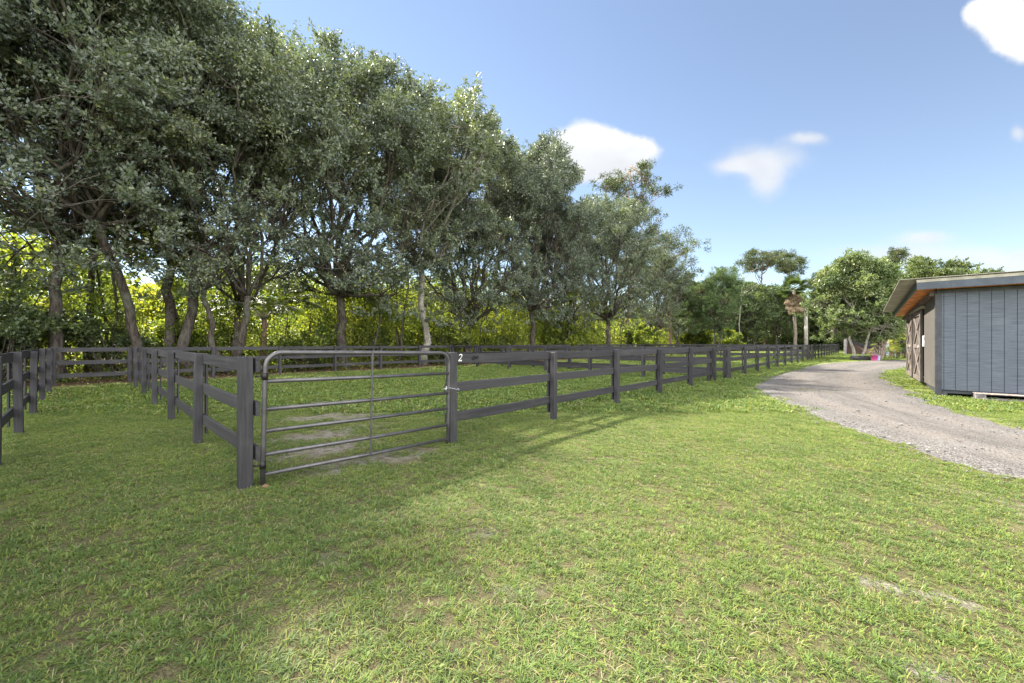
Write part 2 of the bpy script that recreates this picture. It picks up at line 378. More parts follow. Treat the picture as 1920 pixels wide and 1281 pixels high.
def blades(name, base, dirn, side, length, width, tone, mat, fold=0.25):
    """one folded leaf per row: base, left, tip, right"""
    n = len(base); dirn = dirn / (np.linalg.norm(dirn, axis=1)[:, None] + 1e-9)
    side = side - dirn * (side * dirn).sum(1)[:, None]; side /= np.linalg.norm(side, axis=1)[:, None] + 1e-9
    nor = np.cross(dirn, side); L = length[:, None]; Wd = width[:, None]
    v = np.empty((n, 4, 3)); mid = base + dirn * L * .45
    v[:, 0] = base; v[:, 1] = mid + side * Wd * .5 + nor * Wd * fold; v[:, 2] = base + dirn * L; v[:, 3] = mid - side * Wd * .5 + nor * Wd * fold
    return raw_mesh(name, v.reshape(-1, 3), np.arange(4 * n), np.arange(0, 4 * n, 4), tone, mat)
def raw_mesh(name, verts, loops, starts, tone, mat):
    me = bpy.data.meshes.new(name); me.vertices.add(len(verts)); me.vertices.foreach_set('co', verts.astype(np.float32).ravel())
    me.loops.add(len(loops)); me.loops.foreach_set('vertex_index', loops.astype(np.int32))
    me.polygons.add(len(starts)); me.polygons.foreach_set('loop_start', starts.astype(np.int32))
    at = me.attributes.new('tone', 'FLOAT', 'FACE'); at.data.foreach_set('value', np.clip(tone, 0, 1).astype(np.float32))
    me.materials.append(MATS[mat]); me.update(calc_edges=True); me.validate(); return me
def unit(n, rng):
    v = rng.normal(size=(n, 3)); return v / np.linalg.norm(v, axis=1)[:, None]

# ------------------------------------------------------------------ ground, driveway
def hz(x, y):
    return -.016 + .012 * np.sin(x * .9 + 1.3 * np.sin(y * .5)) * np.cos(y * .8 + .7) + .004 * np.sin(x * 2.7 + y * 2.1)
def build_ground():
    g = np.linspace(-1, 1, 241); c = np.sign(g) * (np.abs(g) * 14 + np.abs(g) ** 5 * 900)
    X, Y = np.meshgrid(c, c + 6); v = np.c_[X.ravel(), Y.ravel(), hz(X, Y).ravel()]; n = 241
    i = np.arange(n * n).reshape(n, n); q = np.stack([i[:-1, :-1], i[:-1, 1:], i[1:, 1:], i[1:, :-1]], -1).reshape(-1, 4)
    me = bpy.data.meshes.new('ground'); me.from_pydata(v.tolist(), [], q.tolist()); me.materials.append(MATS['lawn_ground'])
    me.polygons.foreach_set('use_smooth', np.ones(len(me.polygons), bool))
    tag(link('ground', me), 'green lawn with worn sandy patches', None, None, 'structure')
build_ground()
def build_road():
    m = 24; u = np.linspace(0, 1, m); v = []; f = []; uv = []
    s = np.r_[0, np.cumsum(np.linalg.norm(np.diff(RL, axis=0), axis=1))]
    for i in range(NR):
        for a in range(m):
            p = RL[i] * (1 - u[a]) + RR[i] * u[a]; e = min(u[a], 1 - u[a])
            rut = -.016 * (math.exp(-((u[a] - .3) / .08) ** 2) + math.exp(-((u[a] - .72) / .08) ** 2))
            v.append((p[0], p[1], -.035 + .06 * min(1, e * 9) + rut * min(1, e * 9))); uv.append((u[a], s[i]))
    for i in range(NR - 1):
        for a in range(m - 1): f.append((i * m + a, i * m + a + 1, (i + 1) * m + a + 1, (i + 1) * m + a))
    me = bpy.data.meshes.new('driveway'); me.from_pydata(v, [], f); me.materials.append(MATS['gravel_road'])
    l = me.uv_layers.new(name='UVMap'); idx = np.empty(len(me.loops), np.int32); me.loops.foreach_get('vertex_index', idx)
    l.data.foreach_set('uv', np.array(uv, np.float32)[idx].ravel()); me.polygons.foreach_set('use_smooth', np.ones(len(me.polygons), bool)); me.update()
    tag(link('driveway', me), 'curving grey gravel driveway with tyre ruts', None, None, 'structure')
build_road()

# ------------------------------------------------------------------ trees
def path(p0, p1, n, bow, rng, lift=0.0):
    t = np.linspace(0, 1, n)[:, None]; p = p0 * (1 - t) + p1 * t; L = np.linalg.norm(p1 - p0)
    off = np.cumsum(rng.normal(size=(n, 3)), axis=0) * bow * L / n; off -= t * off[-1]; off[0] = 0
    p = p + off; p[:, 2] += (np.sin(t[:, 0] * np.pi) * lift * L); return p
def crown_leaves(cent, rad, per, size, ratio, rng, flat=.8, droop=.35, spray=1.8):
    """leaves gathered in clumps round the twig ends, a share of them on sprays that stick out"""
    n = len(cent); tot = n * per; ci = np.repeat(np.arange(n), per); u = unit(tot, rng); r = rng.random(tot) ** .5
    pos = cent[ci] + u * (r * rad[ci])[:, None] * np.array([1, 1, flat])
    d = u * .7 + rng.normal(size=(tot, 3)) * .6; d[:, 2] -= droop
    k = int(tot * spray * .3)
    if k:
        si = rng.integers(0, n * 3, k); sd = unit(n * 3, rng); sd[:, 2] = np.abs(sd[:, 2]) * .9 + .1; sl = rng.uniform(.7, 1.5, n * 3)
        w = rng.random(k) ** .7; pos[:k] = cent[si // 3] + sd[si] * (rad[si // 3] * sl[si] * w)[:, None] + rng.normal(size=(k, 3)) * .06
        d[:k] = sd[si] * .7 + rng.normal(size=(k, 3)) * .5
    ct = rng.random(n) * .5
    tone = ct[ci] + rng.random(tot) * .45 + (rng.random(tot) < .03) * .4
    sz = size * rng.uniform(.6, 1.35, tot)
    return pos, d, unit(tot, rng), sz, sz * ratio, tone

def make_oak(seed, H, rx, z0, trunks, lobes, per, leaf, trunk_r=.22, clumps=14, lean=(0, 0), leafmat='oak_leaf', barkmat='oak_bark', squash=1.0, ratio=.5, lobe_r=(1.5, 2.6), clump_r=(.45, .95), top_taper=.55, fork=.32):
    """broad-leaved tree: returns trunk mesh (stems, limbs, twigs) and crown mesh"""
    rng = np.random.default_rng(seed); g = Geo(); cents = []; rads = []
    stems = []
    for s in range(trunks):
        ang = rng.random() * 6.28; b = np.array([.22 * trunk_r * 4 * math.cos(ang), .22 * trunk_r * 4 * math.sin(ang), -.15]) if trunks > 1 else np.array([0, 0, -.15])
        hf = H * fork * rng.uniform(.85, 1.2); sp = (.36 if trunks > 1 else .05)
        tp = np.array([lean[0] * hf + math.cos(ang) * hf * sp, lean[1] * hf + math.sin(ang) * hf * sp, hf])
        tr = trunk_r * rng.uniform(.75, 1.0) if trunks > 1 else trunk_r
        p = path(b, tp, 9, .2, rng); rr = np.linspace(tr, tr * .72, 9); rr[0] *= 1.55; rr[1] *= 1.15
        g.tube(p, rr, 9); stems.append((tp, tr * .72))
    ztop = H; zc = (z0 + ztop) / 2
    for L in range(lobes):
        f = (L + .5) / lobes; z = z0 + (ztop - z0) * (.08 + .86 * f); ra = rx * math.sqrt(max(.12, 1 - ((z - zc * .92) / (ztop - zc * .92)) ** 2 * top_taper * 1.5)) * rng.uniform(.35, .78)
        an = L * 2.4 + rng.uniform(-.5, .5); c = np.array([lean[0] * z + ra * math.cos(an), lean[1] * z + ra * math.sin(an) * squash, z])
        lr = rng.uniform(*lobe_r) * (1.0 if f < .8 else .75)
        st = stems[rng.integers(len(stems))]
        p = path(st[0], c, 8, .28, rng, -.03); rr = np.linspace(st[1] * .62, .035, 8); g.tube(p, rr, 6)
        for q in range(clumps):
            u = unit(1, rng)[0]; u[2] = u[2] * .8; cc = c + u * lr * rng.uniform(.45, 1.0)
            if cc[2] < z0 - .3: cc[2] = z0 + rng.uniform(-.3, .5)
            cents.append(cc); rads.append(rng.uniform(*clump_r))
            k = rng.integers(4, 8); tw = path(p[k], cc, 5, .25, rng, .05); g.tube(tw, np.linspace(.03, .008, 5), 3, cap=False)
    cents = np.array(cents); rads = np.array(rads)
    lv = crown_leaves(cents, rads, per, leaf, ratio, rng)
    return g.mesh('trunk', barkmat, True), blades('crown', *lv, leafmat)
def plant(name, meshes, xy, rz, sc, label, cat='tree', group=None, parts=('trunk', 'crown'), z=0.0):
    e = empty(name, (xy[0], xy[1], z), rz, label, cat, group); e.scale = (sc, sc, sc) if not isinstance(sc, tuple) else sc
    for nm, me in zip(parts, meshes): link(nm, me, e)
    return e

OAK = [make_oak(1, 15.0, 6.2, 4.3, 2, 24, 240, .13, .23, 17, lobe_r=(1.9, 2.9), clump_r=(.4, .85)),
       make_oak(2, 15.6, 5.8, 3.0, 1, 26, 235, .13, .17, 17, lobe_r=(1.8, 2.7), clump_r=(.4, .85)),
       make_oak(3, 14.6, 6.0, 3.8, 1, 24, 240, .13, .2, 17, fork=.2, lobe_r=(1.9, 2.8), clump_r=(.4, .85)),
       make_oak(4, 15.0, 5.6, 3.6, 3, 25, 240, .13, .17, 17, fork=.22, lobe_r=(1.8, 2.8), clump_r=(.4, .85))]
OAK += [make_oak(6, 14.8, 5.6, 2.3, 1, 27, 280, .13, .24, 17, fork=.24, lobe_r=(1.8, 2.6), clump_r=(.4, .85)),
        make_oak(7, 15.4, 5.4, 1.9, 2, 28, 280, .13, .2, 17, fork=.2, lobe_r=(1.8, 2.6), clump_r=(.4, .85))]
PALE_OAK = make_oak(5, 14.0, 5.0, 4.6, 1, 18, 270, .13, .19, 16, lean=(.07, -.03), barkmat='pale_bark', lobe_r=(1.7, 2.6), clump_r=(.4, .85))
#        mesh, t, d, turn, scale, label
ROW = [(1, -10.0, 17.5, 200, 1.12, 'tall dark oak at the left end of the row, cut off by the border'),
       (1, -4.2, 17.4, 20, 1.12, 'tall dark oak with one straight trunk behind the corner of the grass alley'),
       (6, -3.4, 20.0, 130, (.70, .66, 1.50), 'very tall oak added behind the corner oak to shade the lawn, its crown filling the top left'),  # added tree, stretched tall and narrow so its shadow covers the near lawn
       (6, -8.6, 20.5, 300, 1.38, 'very tall oak added at the top left border, behind the first oak, to shade the lawn'),  # added tree, scaled up to throw shade over the left foreground
       (0, -1.5, 17.4, 75, 1.0, 'big oak with two thick trunks spreading apart low behind the rear fence'),
       (3, 1.1, 17.2, 140, .98, 'large many-stemmed oak whose limbs fork into a wide V behind the tube gate'),
       (4, 6.2, 17.2, 10, 1.15, 'oak with a straight dark vine-wrapped trunk just right of the small feathery palm'),
       (5, 15.2, 17.6, 250, 1.06, 'oak with a dense grey-green crown next to the pale leaning trunk'),
       (4, 22.3, 17.2, 310, (1.04, 1.04, 1.22), 'tallest oak at the middle of the row, low hanging grey foliage over a short trunk'),
       (5, 27.5, 18.0, 120, .96, 'oak with loose upright sprays on top, standing before the tallest pine'),
       (4, 34.5, 17.2, 160, 1.12, 'dark rounded oak under the tall twisted pine'),
       (5, 47.0, 17.5, 80, .92, 'smaller dark oak at the right end of the row below the reaching pine branches')]
STRAIGHT_OAK = make_oak(8, 15.0, 3.6, 8.2, 1, 13, 280, .13, .19, 16, fork=.6, lobe_r=(1.6, 2.3), clump_r=(.4, .85))
plant('oak_tree', STRAIGHT_OAK, W(-.25, 17.3), R(0), 1.05, 'oak with a dark upright pole-like trunk between the twin-trunk oak and the V-forked oak', 'tree', 'oaks standing in a row behind the rear fence')
OAK.append(make_oak(9, 15.0, 5.6, 4.0, 1, 22, 170, .15, .2, 16, lobe_r=(1.9, 2.8), clump_r=(.4, .85)))
for (mi, t, d, rz, s, lab) in ROW: plant('oak_tree', OAK[mi], W(t, d), R(rz), s, lab, 'tree', 'oaks standing in a row behind the rear fence')
plant('oak_tree', PALE_OAK, W(11.2, 17.0), R(-50), 1.2, 'oak with a pale bare trunk leaning to the right above the rear fence', 'tree', 'oaks standing in a row behind the rear fence')

def make_pine(seed, H, spread, crown_z, nb, flat=False, fan=False, tuft=.34, per=34, needle=.26, trunk_r=.2, mat='pine_needle'):
    """open pine: crooked bare limbs carrying tufts of needles"""
    rng = np.random.default_rng(seed); g = Geo(); top = np.array([rng.uniform(-.6, .6), rng.uniform(-.6, .6), H])
    tp = path(np.array([0, 0, -.15]), top, 14, .10, rng); g.tube(tp, np.linspace(trunk_r, .04, 14), 8); tufts = []
    for b in range(nb):
        f = (b + rng.random()) / nb; z = crown_z + (H - crown_z) * f; i = z / H * 13; j = min(12, int(i)); o = tp[j] + (tp[j + 1] - tp[j]) * (i - j)
        an = b * 2.4 + rng.uniform(-.6, .6); L = spread * rng.uniform(.55, 1.0) * ((1.0 - .45 * f) if not flat else (.6 + .4 * f))
        e = o + np.array([math.cos(an) * L, math.sin(an) * L, L * (rng.uniform(.15, .6) if not flat else rng.uniform(.1, .35)) * (1 - f * .5)])
        if flat: e[2] = min(e[2], H + .3)
        if fan: L = spread * rng.uniform(.25, 1.0); e = np.array([math.cos(an) * L, math.sin(an) * L, H * (1 - (.12 if flat else .30) * (L / spread) ** 2) - rng.random() * (1.0 if b % 3 else (2.2 if flat else 5.0))])
        p = path(o, e, 9, .42, rng, -.08); g.tube(p, np.linspace(.075, .02, 9), 5)
        for q in range(rng.integers(5, 9)):
            k = rng.integers(5 if fan else 3, 9); dr = unit(1, rng)[0]; dr[2] = abs(dr[2]) * (.6 if not flat else .35) + .1; l2 = rng.uniform(.5, 1.5) * spread / 4.5; ee = p[k] + dr * l2
            g.tube(path(p[k], ee, 4, .3, rng), np.linspace(.025, .01, 4), 3, cap=False); tufts.append(ee)
            if rng.random() < .6: tufts.append(ee + rng.normal(size=3) * .35)
    c = np.array(tufts); n = len(c); ci = np.repeat(np.arange(n), per); u = unit(n * per, rng); u[:, 2] = u[:, 2] * (.8 if not flat else .68) + .15
    rad = rng.uniform(.6, 1.3, n) * tuft; pos = c[ci] + u * (rng.random(n * per) * rad[ci])[:, None]
    sz = needle * rng.uniform(.6, 1.3, n * per); tone = rng.random(n)[ci] * .5 + rng.random(n * per) * .5
    return g.mesh('trunk', 'pine_bark', True), blades('crown', pos, u + rng.normal(size=(n * per, 3)) * .35, unit(n * per, rng), sz, sz * .22, tone, mat)

TALL_PINE = make_pine(21, 23.5, 5.6, 9.0, 24, fan=True, tuft=.46, per=46, needle=.36)
REACH_PINE = make_pine(22, 15.0, 6.8, 6.5, 20, tuft=.55, per=42, needle=.36)
plant('pine_tree', TALL_PINE, W(42.5, 18.5), R(30), 1.0, 'tallest pine, open crown of twisted bare limbs rising above the oaks', 'tree', 'pines among and behind the oaks')
plant('pine_tree', REACH_PINE, W(52.0, 17.5), R(200), 1.05, 'crooked pine with long thin branches reaching out to the right over open sky', 'tree', 'pines among and behind the oaks')

FLAT_PINE = [make_pine(31, 20.0, 5.6, 12.5, 15, True, True, tuft=.7, per=60, needle=.45, trunk_r=.26), make_pine(32, 20.5, 4.0, 13.5, 11, True, True, tuft=.66, per=60, needle=.45, trunk_r=.24), make_pine(33, 23.8, 2.3, 16.5, 8, True, True, tuft=.6, per=60, needle=.45, trunk_r=.2)]
def at(px, Y): return (px * Y, Y)     # direction (x over y) and distance
for mi, u, Y, s, lab in [(0, .635, 80, .99, 'broad flat-topped pine far behind the driveway fence, largest of the distant pines'), (1, .70, 84, .97, 'slim flat-topped pine just right of the broad distant pine'),
                         (1, .855, 86, .98, 'flat-topped pine peeping out above the round driveway tree'), (2, .965, 92, .99, 'thin lone pine with a small tuft on top, left above the shed roof'), (0, .78, 92, .86, 'dull distant pine between the palm and the round driveway tree')]:
    plant('pine_tree', FLAT_PINE[mi], at(u, Y), R(90 * mi + u * 300), s, lab, 'tree', 'distant flat-topped pines')

def bare_tree():
    rng = np.random.default_rng(41); g = Geo(); tp = path(np.array([0, 0, -.1]), np.array([.4, 0, 13.5]), 10, .08, rng); g.tube(tp, np.linspace(.12, .03, 10), 6)
    for b in range(16):
        k = rng.integers(4, 10); an = rng.random() * 6.28; L = rng.uniform(1.0, 2.4); e = tp[k] + np.array([math.cos(an) * L, math.sin(an) * L, L * rng.uniform(.2, .9)])
        p = path(tp[k], e, 6, .3, rng); g.tube(p, np.linspace(.035, .012, 6), 4)
        for q in range(4): kk = rng.integers(2, 6); g.tube(path(p[kk], p[kk] + unit(1, rng)[0] * .8 + np.array([0, 0, .3]), 3, .2, rng), np.linspace(.016, .008, 3), 3, cap=False)
    tag(link('bare_tree', g.mesh('bare_tree', 'pale_bark', True), None, (*at(.57, 66), 0)), 'thin leafless tree standing against the sky left of the distant pines', 'tree')
bare_tree()

FAR = [make_oak(51, 12.0, 4.2, 1.6, 1, 13, 230, .24, .2, 14, leafmat='far_leaf', fork=.25), make_oak(52, 12.5, 4.8, 1.2, 2, 14, 230, .24, .18, 14, leafmat='far_leaf', fork=.22)]
FEATHER = make_oak(53, 12.0, 4.3, 2.2, 2, 14, 260, .26, .16, 14, leafmat='feathery_leaf', ratio=.16, fork=.25)
for mi, u, Y, s, lab in [(0, .46, 62, .92, 'dark leafy tree close behind the far end of the tree row'), (1, .60, 68, .95, 'dense green tree beneath the broad distant pine'), (0, .665, 72, .97, 'tall dense tree left of the shaggy palm'),
                         (1, .555, 70, .93, 'leafy tree in front of the thin leafless tree'), (1, .80, 74, 1.02, 'wide tree behind the round driveway tree'), (0, .93, 62, 1.03, 'green tree showing between the round driveway tree and the shed roof'),
                         (1, 1.075, 44, .89, 'bushy tree rising behind the shed roof, wider of the two there'), (0, 1.245, 47, .82, 'small tree top above the shed roof near the right border'), (0, 1.0, 52, .86, 'leafy tree just above the left eave of the shed'), (1, .735, 78, .93, 'dark tree behind the shaggy palm'), (1, .63, 77, 1.06, 'full dark tree under the broad umbrella-shaped pine'), (0, .50, 74, 1.02, 'leafy tree filling the gap behind the pale feathery tree')]:
    plant('leafy_tree', FAR[mi], at(u, Y), R(u * 777), s, lab, 'tree', 'leafy trees beyond the driveway')
plant('feathery_tree', FEATHER, at(.515, 56), R(40), .98, 'pale feathery tree with drooping fine foliage at the end of the tree row', 'tree')
plant('feathery_tree', FEATHER, at(.425, 57), R(160), .82, 'second feathery tree, partly hidden behind dark oak foliage', 'tree')

# round tree by the driveway
ROUND = make_oak(61, 8.1, 3.6, 1.35, 2, 18, 330, .165, .13, 18, leafmat='round_tree_leaf', barkmat='pale_bark', fork=.24, lobe_r=(1.2, 1.9), clump_r=(.4, .75), ratio=.5)
plant('round_tree', ROUND, (28.5, 32.6), R(20), .99, 'round glossy-leaved tree with two pale trunks beside the driveway', 'tree')

# ---- palms
def frond_geo(acc, o, an, L, up, droop, n, rng, leaf=.5, width=.03):
    """feather frond: arched midrib carrying leaflets"""
    t = np.linspace(0, 1, 12); rad = L * t * np.cos(up * (1 - .2 * t)); z = L * (np.sin(up) * t - droop * t ** 2.2)
    p = np.c_[o[0] + math.cos(an) * rad, o[1] + math.sin(an) * rad, o[2] + z]
    acc['rib'].append(p)
    tt = np.repeat(np.linspace(.15, 1, n), 2); sd = np.tile([1, -1], n)
    q = np.c_[[np.interp(tt, t, p[:, c]) for c in range(3)]].T; tan = np.gradient(p, axis=0); tq = np.c_[[np.interp(tt, t, tan[:, c]) for c in range(3)]].T; tq /= np.linalg.norm(tq, axis=1)[:, None]
    s = np.cross(tq, np.array([0, 0, 1.])); s /= np.linalg.norm(s, axis=1)[:, None] + 1e-9
    d = s * sd[:, None] * .8 + tq * .6 + np.array([0, 0, -.35]) + rng.normal(size=q.shape) * .08
    ln = leaf * np.sin(np.clip(tt, .05, 1) * 2.6 + .35) * rng.uniform(.85, 1.1, len(tt)); ln = np.maximum(ln, .08)
    for k, v in (('b', q), ('d', d), ('s', tq + rng.normal(size=q.shape) * .1), ('l', ln), ('w', np.full(len(tt), width)), ('t', rng.random(len(tt)) * .5 + rng.random() * .4)): acc[k].append(v)
def fronds(acc, name, mat):
    return blades(name, np.vstack(acc['b']), np.vstack(acc['d']), np.vstack(acc['s']), np.hstack(acc['l']), np.hstack(acc['w']), np.hstack(acc['t']), mat)
def newacc(): return {k: [] for k in ('rib', 'b', 'd', 's', 'l', 'w', 't')}

def feather_palm():
    rng = np.random.default_rng(71); xy = W(2.6, 18.6); e = empty('feather_palm', (xy[0], xy[1], 0), 0, 'small feather palm with arching pale fronds lit from behind under the oaks', 'palm')
    g = Geo(); g.tube(path(np.array([0, 0, -.1]), np.array([.1, 0, 2.6]), 8, .05, rng), np.linspace(.17, .12, 8), 8); link('trunk', g.mesh('trunk', 'pine_bark', True), e)
    acc = newacc(); o = np.array([.1, 0, 2.6])
    for i in range(15): frond_geo(acc, o, i * 2.4, rng.uniform(2.6, 4.0), rng.uniform(.5, 1.2), rng.uniform(.35, .75), 60, rng, .75, .045)
    rb = Geo()
    for p in acc['rib']: rb.tube(p, np.linspace(.03, .008, len(p)), 4)
    link('frond_stalks', rb.mesh('frond_stalks', 'cream_trim', True), e); link('fronds', fronds(acc, 'fronds', 'palm_frond'), e)
feather_palm()
def areca():
    rng = np.random.default_rng(72); e = empty('clump_palm', (*at(.985, 36.5), 0), 0, 'yellow-green clump of arching palm fronds beside the left end of the shed', 'palm'); acc = newacc(); g = Geo()
    for i in range(80):
        b = np.array([rng.normal() * .7, rng.normal() * .7, 0]); h = rng.uniform(.2, 2.3); g.tube(path(b, b + np.array([0, 0, h]), 4, .1, rng), .025, 4)
        frond_geo(acc, b + np.array([0, 0, h]), rng.random() * 6.28, rng.uniform(1.6, 2.4), rng.uniform(.7, 1.3), rng.uniform(.5, .95), 26, rng, .5, .05)
    link('stalks', g.mesh('stalks', 'palm_bark', True), e); link('fronds', fronds(acc, 'fronds', 'palm_frond'), e)
areca()
def fan_leaves(acc, o, an, L, el, n, rng, sp=.62):
    hub = o + L * np.array([math.cos(an) * math.cos(el), math.sin(an) * math.cos(el), math.sin(el)]); acc['rib'].append(np.linspace(o, hub, 3))
    ax = (hub - o) / L; s = np.cross(ax, [0, 0, 1.]); s /= np.linalg.norm(s) + 1e-9; th = np.linspace(-1.9, 1.9, n)
    d = np.cos(th)[:, None] * ax + np.sin(th)[:, None] * s + np.array([0, 0, -.25]); ln = sp * (1 - .25 * np.abs(th) / 1.9) * rng.uniform(.9, 1.1, n)
    for k, v in (('b', np.repeat(hub[None], n, 0)), ('d', d), ('s', np.cross(d, np.cross(ax, s))), ('l', ln), ('w', np.full(n, .06)), ('t', rng.random(n) * .5 + rng.random() * .35)): acc[k].append(v)
def cabbage_palm():
    rng = np.random.default_rng(73); e = empty('cabbage_palm', (*at(.712, 49), 0), 0, 'tall cabbage palm with a shaggy skirt of brown dead fronds', 'palm')
    g = Geo(); g.tube(path(np.array([0, 0, -.1]), np.array([-.2, 0, 8.0]), 10, .03, rng), np.linspace(.2, .16, 10), 8); link('trunk', g.mesh('trunk', 'palm_bark', True), e)
    ga, da = newacc(), newacc(); o = np.array([-.2, 0, 8.0])
    for i in range(40): fan_leaves(ga, o, i * 2.4, rng.uniform(.8, 1.3), rng.uniform(-.4, 1.4), 40, rng, 1.0)
    for i in range(60): fan_leaves(da, o - np.array([0, 0, .1 + rng.random() * 1.5]), i * 2.4, rng.uniform(.6, 1.3), rng.uniform(-1.5, -.7), 26, rng, rng.uniform(.6, 1.1))
    link('fronds', fronds(ga, 'fronds', 'far_leaf'), e); link('dead_fronds', fronds(da, 'dead_fronds', 'dead_frond'), e)
cabbage_palm()
def boot_palm():
    rng = np.random.default_rng(74); e = empty('boot_palm', (29.7, 32.4, 0), 0, 'leaning palm trunk crusted with old leaf bases beside the pink bucket', 'palm')
    p = path(np.array([0, 0, -.1]), np.array([.95, .1, 3.1]), 10, .03, rng); g = Geo(); g.tube(p, np.linspace(.26, .22, 10), 10); t = link('trunk', g.mesh('trunk', 'palm_bark', True), e)
    b = Geo()
    for i in range(110):
        f = i / 110; k = f * 8.99; j = int(k); o = p[j] + (p[j + 1] - p[j]) * (k - j); an = i * 2.4; out = np.array([math.cos(an), math.sin(an), 0]); L = .26
        b.tube(np.array([o + out * .16, o + out * .30 + np.array([0, 0, .14]), o + out * .40 + np.array([0, 0, L + .05])]), [.06, .045, .02], 4)
    link('leaf_bases', b.mesh('leaf_bases', 'pallet_end'), t)
    acc, da = newacc(), newacc()
    for i in range(20): fan_leaves(acc, p[-1], i * 2.4, rng.uniform(.7, 1.2), rng.uniform(.1, 1.3), 18, rng, .7)
    for i in range(14): fan_leaves(da, p[-1] - np.array([0, 0, .2]), i * 2.4, .6, rng.uniform(-1.3, -.6), 16, rng, .6)
    link('fronds', fronds(acc, 'fronds', 'palm_frond'), e); link('dead_fronds', fronds(da, 'dead_fronds', 'dead_frond'), e)
boot_palm()
def pole():
    g = Geo(); g.tube(np.array([[0, 0, -.1], [.03, 0, 2.2], [0, 0, 5.6]]), [.21, .19, .17], 12)
    tag(link('pale_trunk', g.mesh('pale_trunk', 'pale_bark', True), None, (*at(.738, 48), 0)), 'straight pale limbless trunk standing below the shaggy palm', 'tree trunk')
pole()

# ---- undergrowth, woods behind and shrubs
def undergrowth():
    rng = np.random.default_rng(81); P = []; D = []; S = []; Wd = []; T = []
    def mass(n, tr, dr, hfun, leaf, drape, tone0):
        t = tr[0] + (tr[1] - tr[0]) * rng.random(n) ; d = rng.uniform(*dr, n); col = np.floor(t * 2.2).astype(int) * 7 + np.floor(d * 1.4).astype(int) * 13
        h = hfun(t, d) * (.55 + .45 * ((np.sin(col * 12.9898) * 43758.5453) % 1)); z = h * rng.random(n) ** .8
        keep = ((np.sin(col * 78.233 + np.floor(z * 1.6) * 3.1) * 43758.5453) % 1) > .33; t, d, z, col = t[keep], d[keep], z[keep], col[keep]; m = len(t)
        xy = G1 + t[:, None] * A + d[:, None] * B; P.append(np.c_[xy + rng.normal(size=(m, 2)) * .12, z]); dd = rng.normal(size=(m, 3)) * .8; dd[:, 2] -= drape; D.append(dd)
        s = leaf * rng.uniform(.6, 1.4, m); S.append(s); Wd.append(s * .62); T.append(tone0 + ((np.sin(col * 3.7) * 9631.1) % 1) * .45 + rng.random(m) * .4)
    wave = lambda t: .5 + .5 * np.sin(t * .9 + 1.7 * np.sin(t * .37))
    mass(110000, (-14, 16), (17.6, 22.5), lambda t, d: 1.7 + 2.6 * wave(t) + .3 * (d - 17), .13, .7, .05)
    mass(110000, (5, 34), (17.4, 21.5), lambda t, d: 4.2 + 2.6 * wave(t), .15, 1.2, .1)
    mass(45000, (30, 80), (17.4, 22), lambda t, d: 3.0 + 2.4 * wave(t), .22, .9, .08)
    mass(14000, (-14, 80), (15.9, 17.6), lambda t, d: .35 + .5 * wave(t * 2), .13, .3, .0)
    me = blades('undergrowth', np.vstack(P), np.vstack(D), unit(sum(map(len, P)), rng), np.hstack(S), np.hstack(Wd), np.hstack(T), 'understory_leaf')
    tag(link('undergrowth', me), 'sunlit yellow-green thicket of vines and bushes behind the rear fence', None, None, 'stuff')
    g = Geo()
    for i in range(70):
        q = W(rng.uniform(3, 44), rng.uniform(17.6, 20.5)); h = rng.uniform(3, 6.5); b = np.array([q[0], q[1], -.1]); g.tube(path(b, b + np.array([rng.normal() * .5, rng.normal() * .5, h]), 8, .13, rng), np.linspace(rng.uniform(.04, .09), .02, 8), 5)
    tag(link('thicket_stems', g.mesh('thicket_stems', 'oak_bark', True)), 'thin dark stems standing in the sunlit thicket', None, None, 'stuff')
    # taller woods well behind
    P = []; D = []; S = []; T = []
    n = 130000; t = np.where(rng.random(n) < .55, rng.uniform(-25, 30, n), rng.uniform(20, 130, n)); d = rng.uniform(27, 34, n); cell = np.floor(t / 2.3).astype(int); hh = 4.6 + 3.2 * ((np.sin(cell * 12.99) * 43758.5) % 1) + 1.2 * wave(t)
    z = hh * rng.random(n) ** .7; xy = G1 + t[:, None] * A + d[:, None] * B; s = .3 * rng.uniform(.6, 1.4, n); dd = rng.normal(size=(n, 3)); dd[:, 2] -= .4
    me = blades('woods', np.c_[xy, z], dd, unit(n, rng), s, s * .6, ((np.sin(cell * 3.7) * 9631.1) % 1) * .5 + rng.random(n) * .4, 'understory_leaf')
    tag(link('woods', me), 'thick woods seen through the trunks behind the tree row', None, None, 'stuff')
    n = 120000; an = rng.uniform(R(-30), R(115), n); rr = rng.uniform(95, 112, n); cell = np.floor(an * 46).astype(int); hh = 7 + 5 * ((np.sin(cell * 12.99) * 43758.5) % 1)
    z = hh * rng.random(n) ** 1.15; s = .8 * rng.uniform(.6, 1.4, n); dd = rng.normal(size=(n, 3)); dd[:, 2] -= .3
    me = blades('treeline', np.c_[np.sin(an) * rr, np.cos(an) * rr, z], dd, unit(n, rng), s, s * .6, ((np.sin(cell * 3.7) * 9631.1) % 1) * .5 + rng.random(n) * .4, 'far_leaf')
    tag(link('treeline', me), 'distant line of woods closing the horizon', None, None, 'stuff')
undergrowth()

